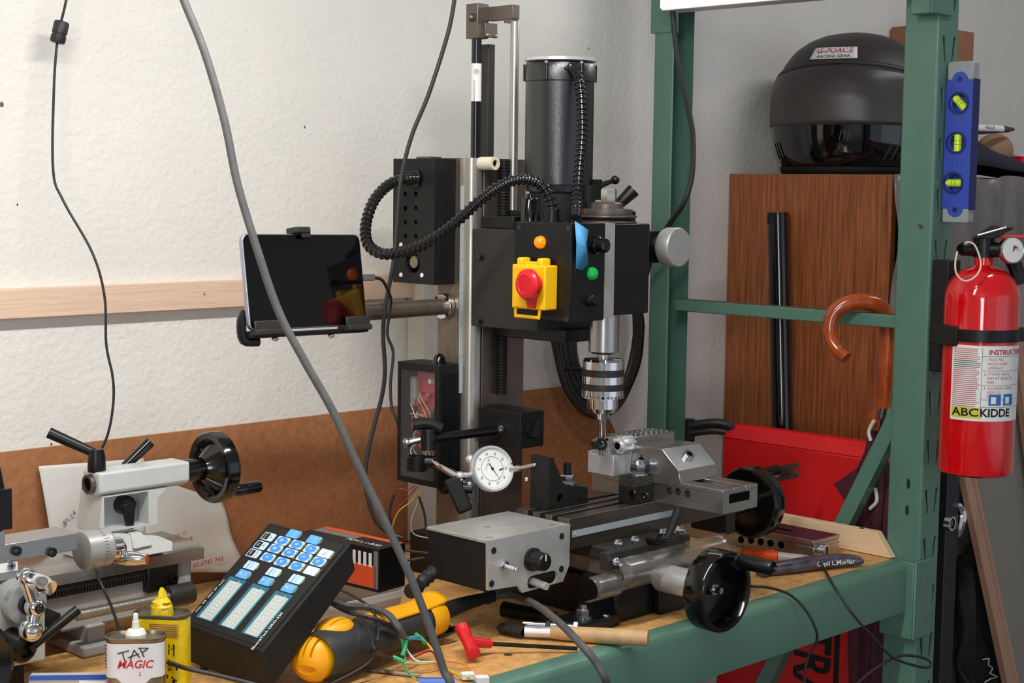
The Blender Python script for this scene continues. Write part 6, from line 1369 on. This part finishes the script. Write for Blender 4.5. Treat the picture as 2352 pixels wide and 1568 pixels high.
b = B().obox((l0+l1)/2, (l1-l0)/2, ev*0.006, Z*0.0025); b.build('pull_tab', 'red_dusty', fe, bevel=0.001)
b = B().prism([V((EX, EY, ze(548)))-er*0.020, V((EX, EY, ze(548)))+er*0.012, V((EX, EY, ze(521)))+er*0.042, V((EX, EY, ze(517)))+er*0.008], ev*0.016); b.build('carry_lever', 'black_matte', fe, bevel=0.002)
b = B().tube([V((EX, EY, ze(540)))-er*0.010+ev*0.018, V((EX, EY, ze(520)))+er*0.030+ev*0.018], 0.002, 8, 1); b.build('lever_edge', 'steel', fe)
rg = [(2199, 577), (2194, 605), (2197, 628), (2212, 644), (2232, 641), (2248, 625), (2253, 605), (2247, 580), (2238, 562), (2225, 556), (2216, 559)]
de = (V((EX, EY, 0.45))-CAM).dot(CF)-0.057
B().tube([P(x, y, d=de) for x, y in rg], 0.0014, 8, 6).build('pin_ring', 'ivory', fe)
b = B().tube([V((EX, EY, zv))+er*0.030-ev*0.01, V((EX, EY, ze(610)))+er*0.045-ev*0.012, V((EX, EY, ze(650)))+er*0.052-ev*0.014], 0.011, 10, 4); b.build('short_hose', 'black', fe)
# dark pole with clamp at the right of the rack
q0, q1 = P(2192, 1080, y=-0.60), P(2166, 1568, y=-0.60)
po = thing('clamp_pole', 'dark square pole with chrome clamp knob right of the green post', 'pole', (q1.x, -0.60, -0.95)); px_ = (q0.x+q1.x)/2+0.008
b = B().box((px_-0.022, -0.600, -0.949), (px_+0.016, -0.570, 0.13)); b.build('square_tube', 'pole_navy', po, bevel=0.002)
q = P(2175, 1200, y=-0.6005); b = B().ring(q, q-Y*0.010, 0.0115, 0.0085); b.build('knob_ring', 'chrome', po); b = B().cyl(q, q-Y*0.008, 0.006); b.build('knob_bolt', 'steel_dark', po)
q = P(2206, 1190, y=-0.60); b = B().tube([q+Z*0.022-X*0.006, q+Z*0.006+X*0.004, q-Z*0.018-X*0.002, q-Z*0.030-X*0.004], 0.008, 10, 4, lambda t, L: 0.009-0.005*abs(2*t-0.8)); b.build('clamp_jaw', 'chrome', po)
# leaning panel, moulding, shaggy mat
m0, m1 = P(2216, 1100, y=-0.475), P(2319, 1590, y=-0.52); dvm = m1-m0; mt = m0-dvm*0.10; mbt = m0+dvm*((-0.949-m0.z)/dvm.z)
mo_ = thing('wood_moulding', 'long pinkish wood moulding leaning against the grey panel', 'moulding', tuple(mbt)); axm = (mbt-mt).normalized(); sdm = axm.cross(Y).normalized()
b = B().prism([mt+sdm*a+Y*c_ for a, c_ in ((-0.019, 0), (-0.019, -0.012), (-0.002, -0.016), (0.004, -0.008), (0.009, -0.014), (0.016, -0.014), (0.019, -0.006), (0.019, 0))], mbt-mt); b.build('strip', 'moulding', mo_, ang=20)
gp = thing('grey_panel', 'plain grey board leaning behind the extinguisher at the right edge', 'panel', (3.0, -0.45, -0.95))
pg_ = [P(2212, 1040, y=-0.455), P(2330, 640, y=-0.455), P(2600, 640, y=-0.455)]; bl_ = P(2322, 1568, y=-0.455)
dl_ = (bl_-pg_[0])/(bl_.z-pg_[0].z); bl_ = pg_[0]+dl_*(-0.949-pg_[0].z)
b = B().prism([pg_[0], pg_[1], pg_[2], V((4.0, -0.455, -0.949)), bl_], (0, 0.012, 0)); b.build('board', 'panel_gray', gp)
s0_, s1_ = P(2322, 690, y=-0.47), P(2362, 1010, y=-0.47); tb2 = s1_+(s1_-s0_)*((-0.949-s1_.z)/(s1_.z-s0_.z))
mo2 = thing('wood_strip', 'narrow wood strip leaning on the grey panel right of the extinguisher', 'strip', tuple(tb2)); ax2 = (tb2-s0_).normalized(); sd2 = ax2.cross(Y).normalized()
b = B().prism([s0_+sd2*a+Y*c_ for a, c_ in ((-0.012, 0.008), (-0.012, -0.006), (0.012, -0.006), (0.012, 0.008))], tb2-s0_); b.build('strip', 'moulding', mo2, bevel=0.001)
sg = thing('shaggy_mat', 'dark shaggy mat standing in the gap behind the pole', 'mat', (2.55, -0.44, -0.95))
def sh_(u, v):
    xl, xr_ = P(2195, 1400, y=-0.40).x, P(2320, 1500, y=-0.40).x; x = xl+(xr_-xl)*u; zt_ = P(2230, 1250, y=-0.40).z; z = -0.949+(zt_+0.949)*v*(1-0.12*abs(u-0.5)); return V((x, -0.402-0.02*math.sin(u*9+v*2)-0.015*math.sin(37*u+6*math.sin(9*v))-0.0*math.sin(math.pi*v), z))
B().grid(80, 60, sh_).build('mat', 'shaggy', sg, solid=0.006)
st_ = [(2265, 1520), (2280, 1518), (2278, 1532), (2288, 1540), (2282, 1552), (2300, 1560), (2284, 1564), (2270, 1572)]
B().tube([P(x-8, y-6, y=-0.435) for x, y in st_], 0.0011, 6, 1).build('white_scribble', 'ink_white', sg)
# ---------------------------------------------------------------- cords
def cord(nm, label, pts, r, m_, d=None, n=10, parent=None):
    q = [p if isinstance(p, V) else P(p[0], p[1], d=(p[2] if len(p) > 2 else d)) for p in pts]
    if parent: return B().tube(q, r, n, 8).build(nm, m_, parent)
    o = B().tube(q, r, n, 8).build(nm, m_); return tag(o, label, 'cord')
cord('hanging_cord', 'thick grey cord hanging in front of the tablet down to the bench', [(180, -900), (250, -600), (330, -300), (396, -80), (422, 0), (470, 120), (515, 275), (545, 420), (590, 570), (640, 715), (700, 830), (765, 945), (825, 1075), (888, 1205), (945, 1330), (985, 1435), (1018, 1535), (1045, 1620), V((1.12, -0.70, -0.15)), V((1.14, -0.72, -0.6)), V((1.16, -0.78, -0.90)), V((1.30, -0.95, -0.945))], 0.0042, 'rubber_gray', d=1.62, n=14)
ad = thing('adapter_cord', 'thin black adapter cord with a ferrite lump hanging on the left wall', 'cord', tuple(P(245, 1000, d=1.98)))
cord('cord', '', [(195, -1000, 1.88), (188, -600, 1.92), (172, -200, 1.97), (158, -40, 1.985), (150, 10, 1.985), (138, 60, 1.985), (131, 100, 1.985), (124, 200, 1.985), (122, 390, 1.985), (146, 462, 1.985), (212, 580, 1.985), (240, 680, 1.985), (244, 790, 1.985), (258, 860, 1.985), (261, 910, 1.985), (255, 965, 1.985), (243, 1010, 1.985), (222, 1050, 1.985), (197, 1092, 1.975), (188, 1150, 1.96), (186, 1215, 1.93), (200, 1262, 1.88), (218, 1305, 1.78), (232, 1340, 1.74), (255, 1390, 1.74), (272, 1440, 1.74), (285, 1480, 1.74), (300, 1530, 1.745)], 0.0017, 'rubber', parent=ad)
q = P(137, 74, d=1.985); u_ = (P(143, 48, d=1.985)-P(131, 100, d=1.985)).normalized()
B().lathe(q-u_*0.0145, u_, [(0.004, 0), (0.0085, 0.001), (0.0095, 0.003), (0.0095, 0.010), (0.0085, 0.0105), (0.0085, 0.0125), (0.0095, 0.013), (0.0095, 0.026), (0.0085, 0.028), (0.004, 0.029)], 18).build('ferrite', 'rubber', ad)
cord('controller_cord', 'black cord dropping past the controller box behind the tablet', [(1085, -1000, 2.08), (1075, -600, 2.12), (1062, -200, 2.145), (1050, -40), (1044, 0), (1028, 80), (985, 215), (948, 305), (926, 385), (916, 450), (911, 530), (904, 600), (893, 660), (884, 710), (880, 770), (884, 850), (877, 910), (856, 990), (840, 1070), (842, 1130), (860, 1190), (890, 1222), (925, 1235)], 0.0030, 'rubber', d=2.150)
cl2 = thing('charging_lead', 'thin black charging lead plugged into the right edge of the tablet', 'cord', tuple(P(900, 935, d=2.14)))
cord('cord', '', [(858, 637, 2.02), (876, 642, 2.05), (888, 660, 2.09), (898, 690, 2.12), (893, 730, 2.13), (890, 770, 2.135), (903, 810, 2.14), (897, 880, 2.14), (900, 935, 2.14), (912, 965, 2.14), (920, 1000, 2.16)], 0.0021, 'rubber', parent=cl2)
q = P(847, 637, d=2.01); B().obox(q, tu*0.009, tv*0.0042, tn*0.0026).build('plug', 'rubber_gray', cl2, bevel=0.001)
cord('post_cord', 'thick black cord running down inside the rear green post', [(1518, -600, 2.58), (1530, -200, 2.63), (1540, -30, 2.64), (1548, 60, 2.64), (1560, 160, 2.63), (1585, 270, 2.60), (1592, 330, 2.58), (1588, 410, 2.56), (1568, 470, 2.56), (1540, 510, 2.60), (1500, 580, 2.68), (1472, 690, 2.72), (1468, 780, 2.75), (1450, 860, 2.77), (1410, 925, 2.78)], 0.0046, 'rubber', n=12)
co = thing('cord_coil', 'coil of thick black cord hanging on the wall behind the chuck', 'cord', tuple(P(1385, 950, y=-0.03)))
for k in range(5):
    j = lambda a: a+random.uniform(-7, 7)
    rx, ry = 72+7*k, 172+8*k; cx, cy = 1388-4*k, 755-2*k
    pts = [P(cx+rx*math.cos(t)+random.uniform(-3, 3), cy+ry*math.sin(t)*(0.98+0.01*k), y=-0.016-0.008*k) for t in [2*math.pi*i/16 for i in range(16)]]
    B().tube(pts+[pts[0]], 0.0058, 10, 5).build('loop', 'rubber', co)
q = P(1290, 846, y=-0.045); B().cyl(q, P(1345, 848, y=-0.045), 0.0035).build('cable_tie', 'black', co); B().ball(q, 0.006).build('tie_knot', 'black', co)
cord('bench_cord', 'thin black cord over the beam left of the post below the handwheel', [(1725, 1346, 2.17), (1770, 1350, 2.19), (1815, 1366, 2.20), (1850, 1400, 2.20), (1872, 1440, 2.20), (1876, 1470, 2.21), (1858, 1505, 2.22), (1848, 1550, 2.22), (1850, 1600, 2.22)], 0.0019, 'rubber', n=8)
cord('twisted_cord', 'thin black twin cord looping from the knife down to the green post', [(1800, 1298, 2.36), (1845, 1290, 2.37), (1878, 1287, 2.36), (1892, 1305, 2.32), (1915, 1345, 2.27), (1945, 1392, 2.25), (1975, 1430, 2.25), (2010, 1468, 2.26), (2045, 1505, 2.27), (2075, 1520, 2.28), (2120, 1532, 2.30), (2138, 1528, 2.31), (2130, 1514, 2.31), (2100, 1506, 2.30), (2065, 1506, 2.29), (2030, 1522, 2.28), (1985, 1555, 2.27), (1950, 1590, 2.26)], 0.0020, 'rubber', n=8)
cord('readout_cord', 'black cord lying along the lower left front of the readout', [(385, 1520, 1.70), (430, 1535, 1.69), (480, 1546, 1.69), (540, 1560, 1.69), (600, 1575, 1.69), (660, 1590, 1.70)], 0.0024, 'rubber')
cord('loose_wire', 'thin black wire curling from the power tool toward the bench edge', [(866, 1490, 1.82), (858, 1510, 1.80), (835, 1530, 1.79), (800, 1550, 1.78), (760, 1570, 1.77), (730, 1590, 1.76)], 0.0014, 'rubber', n=8)
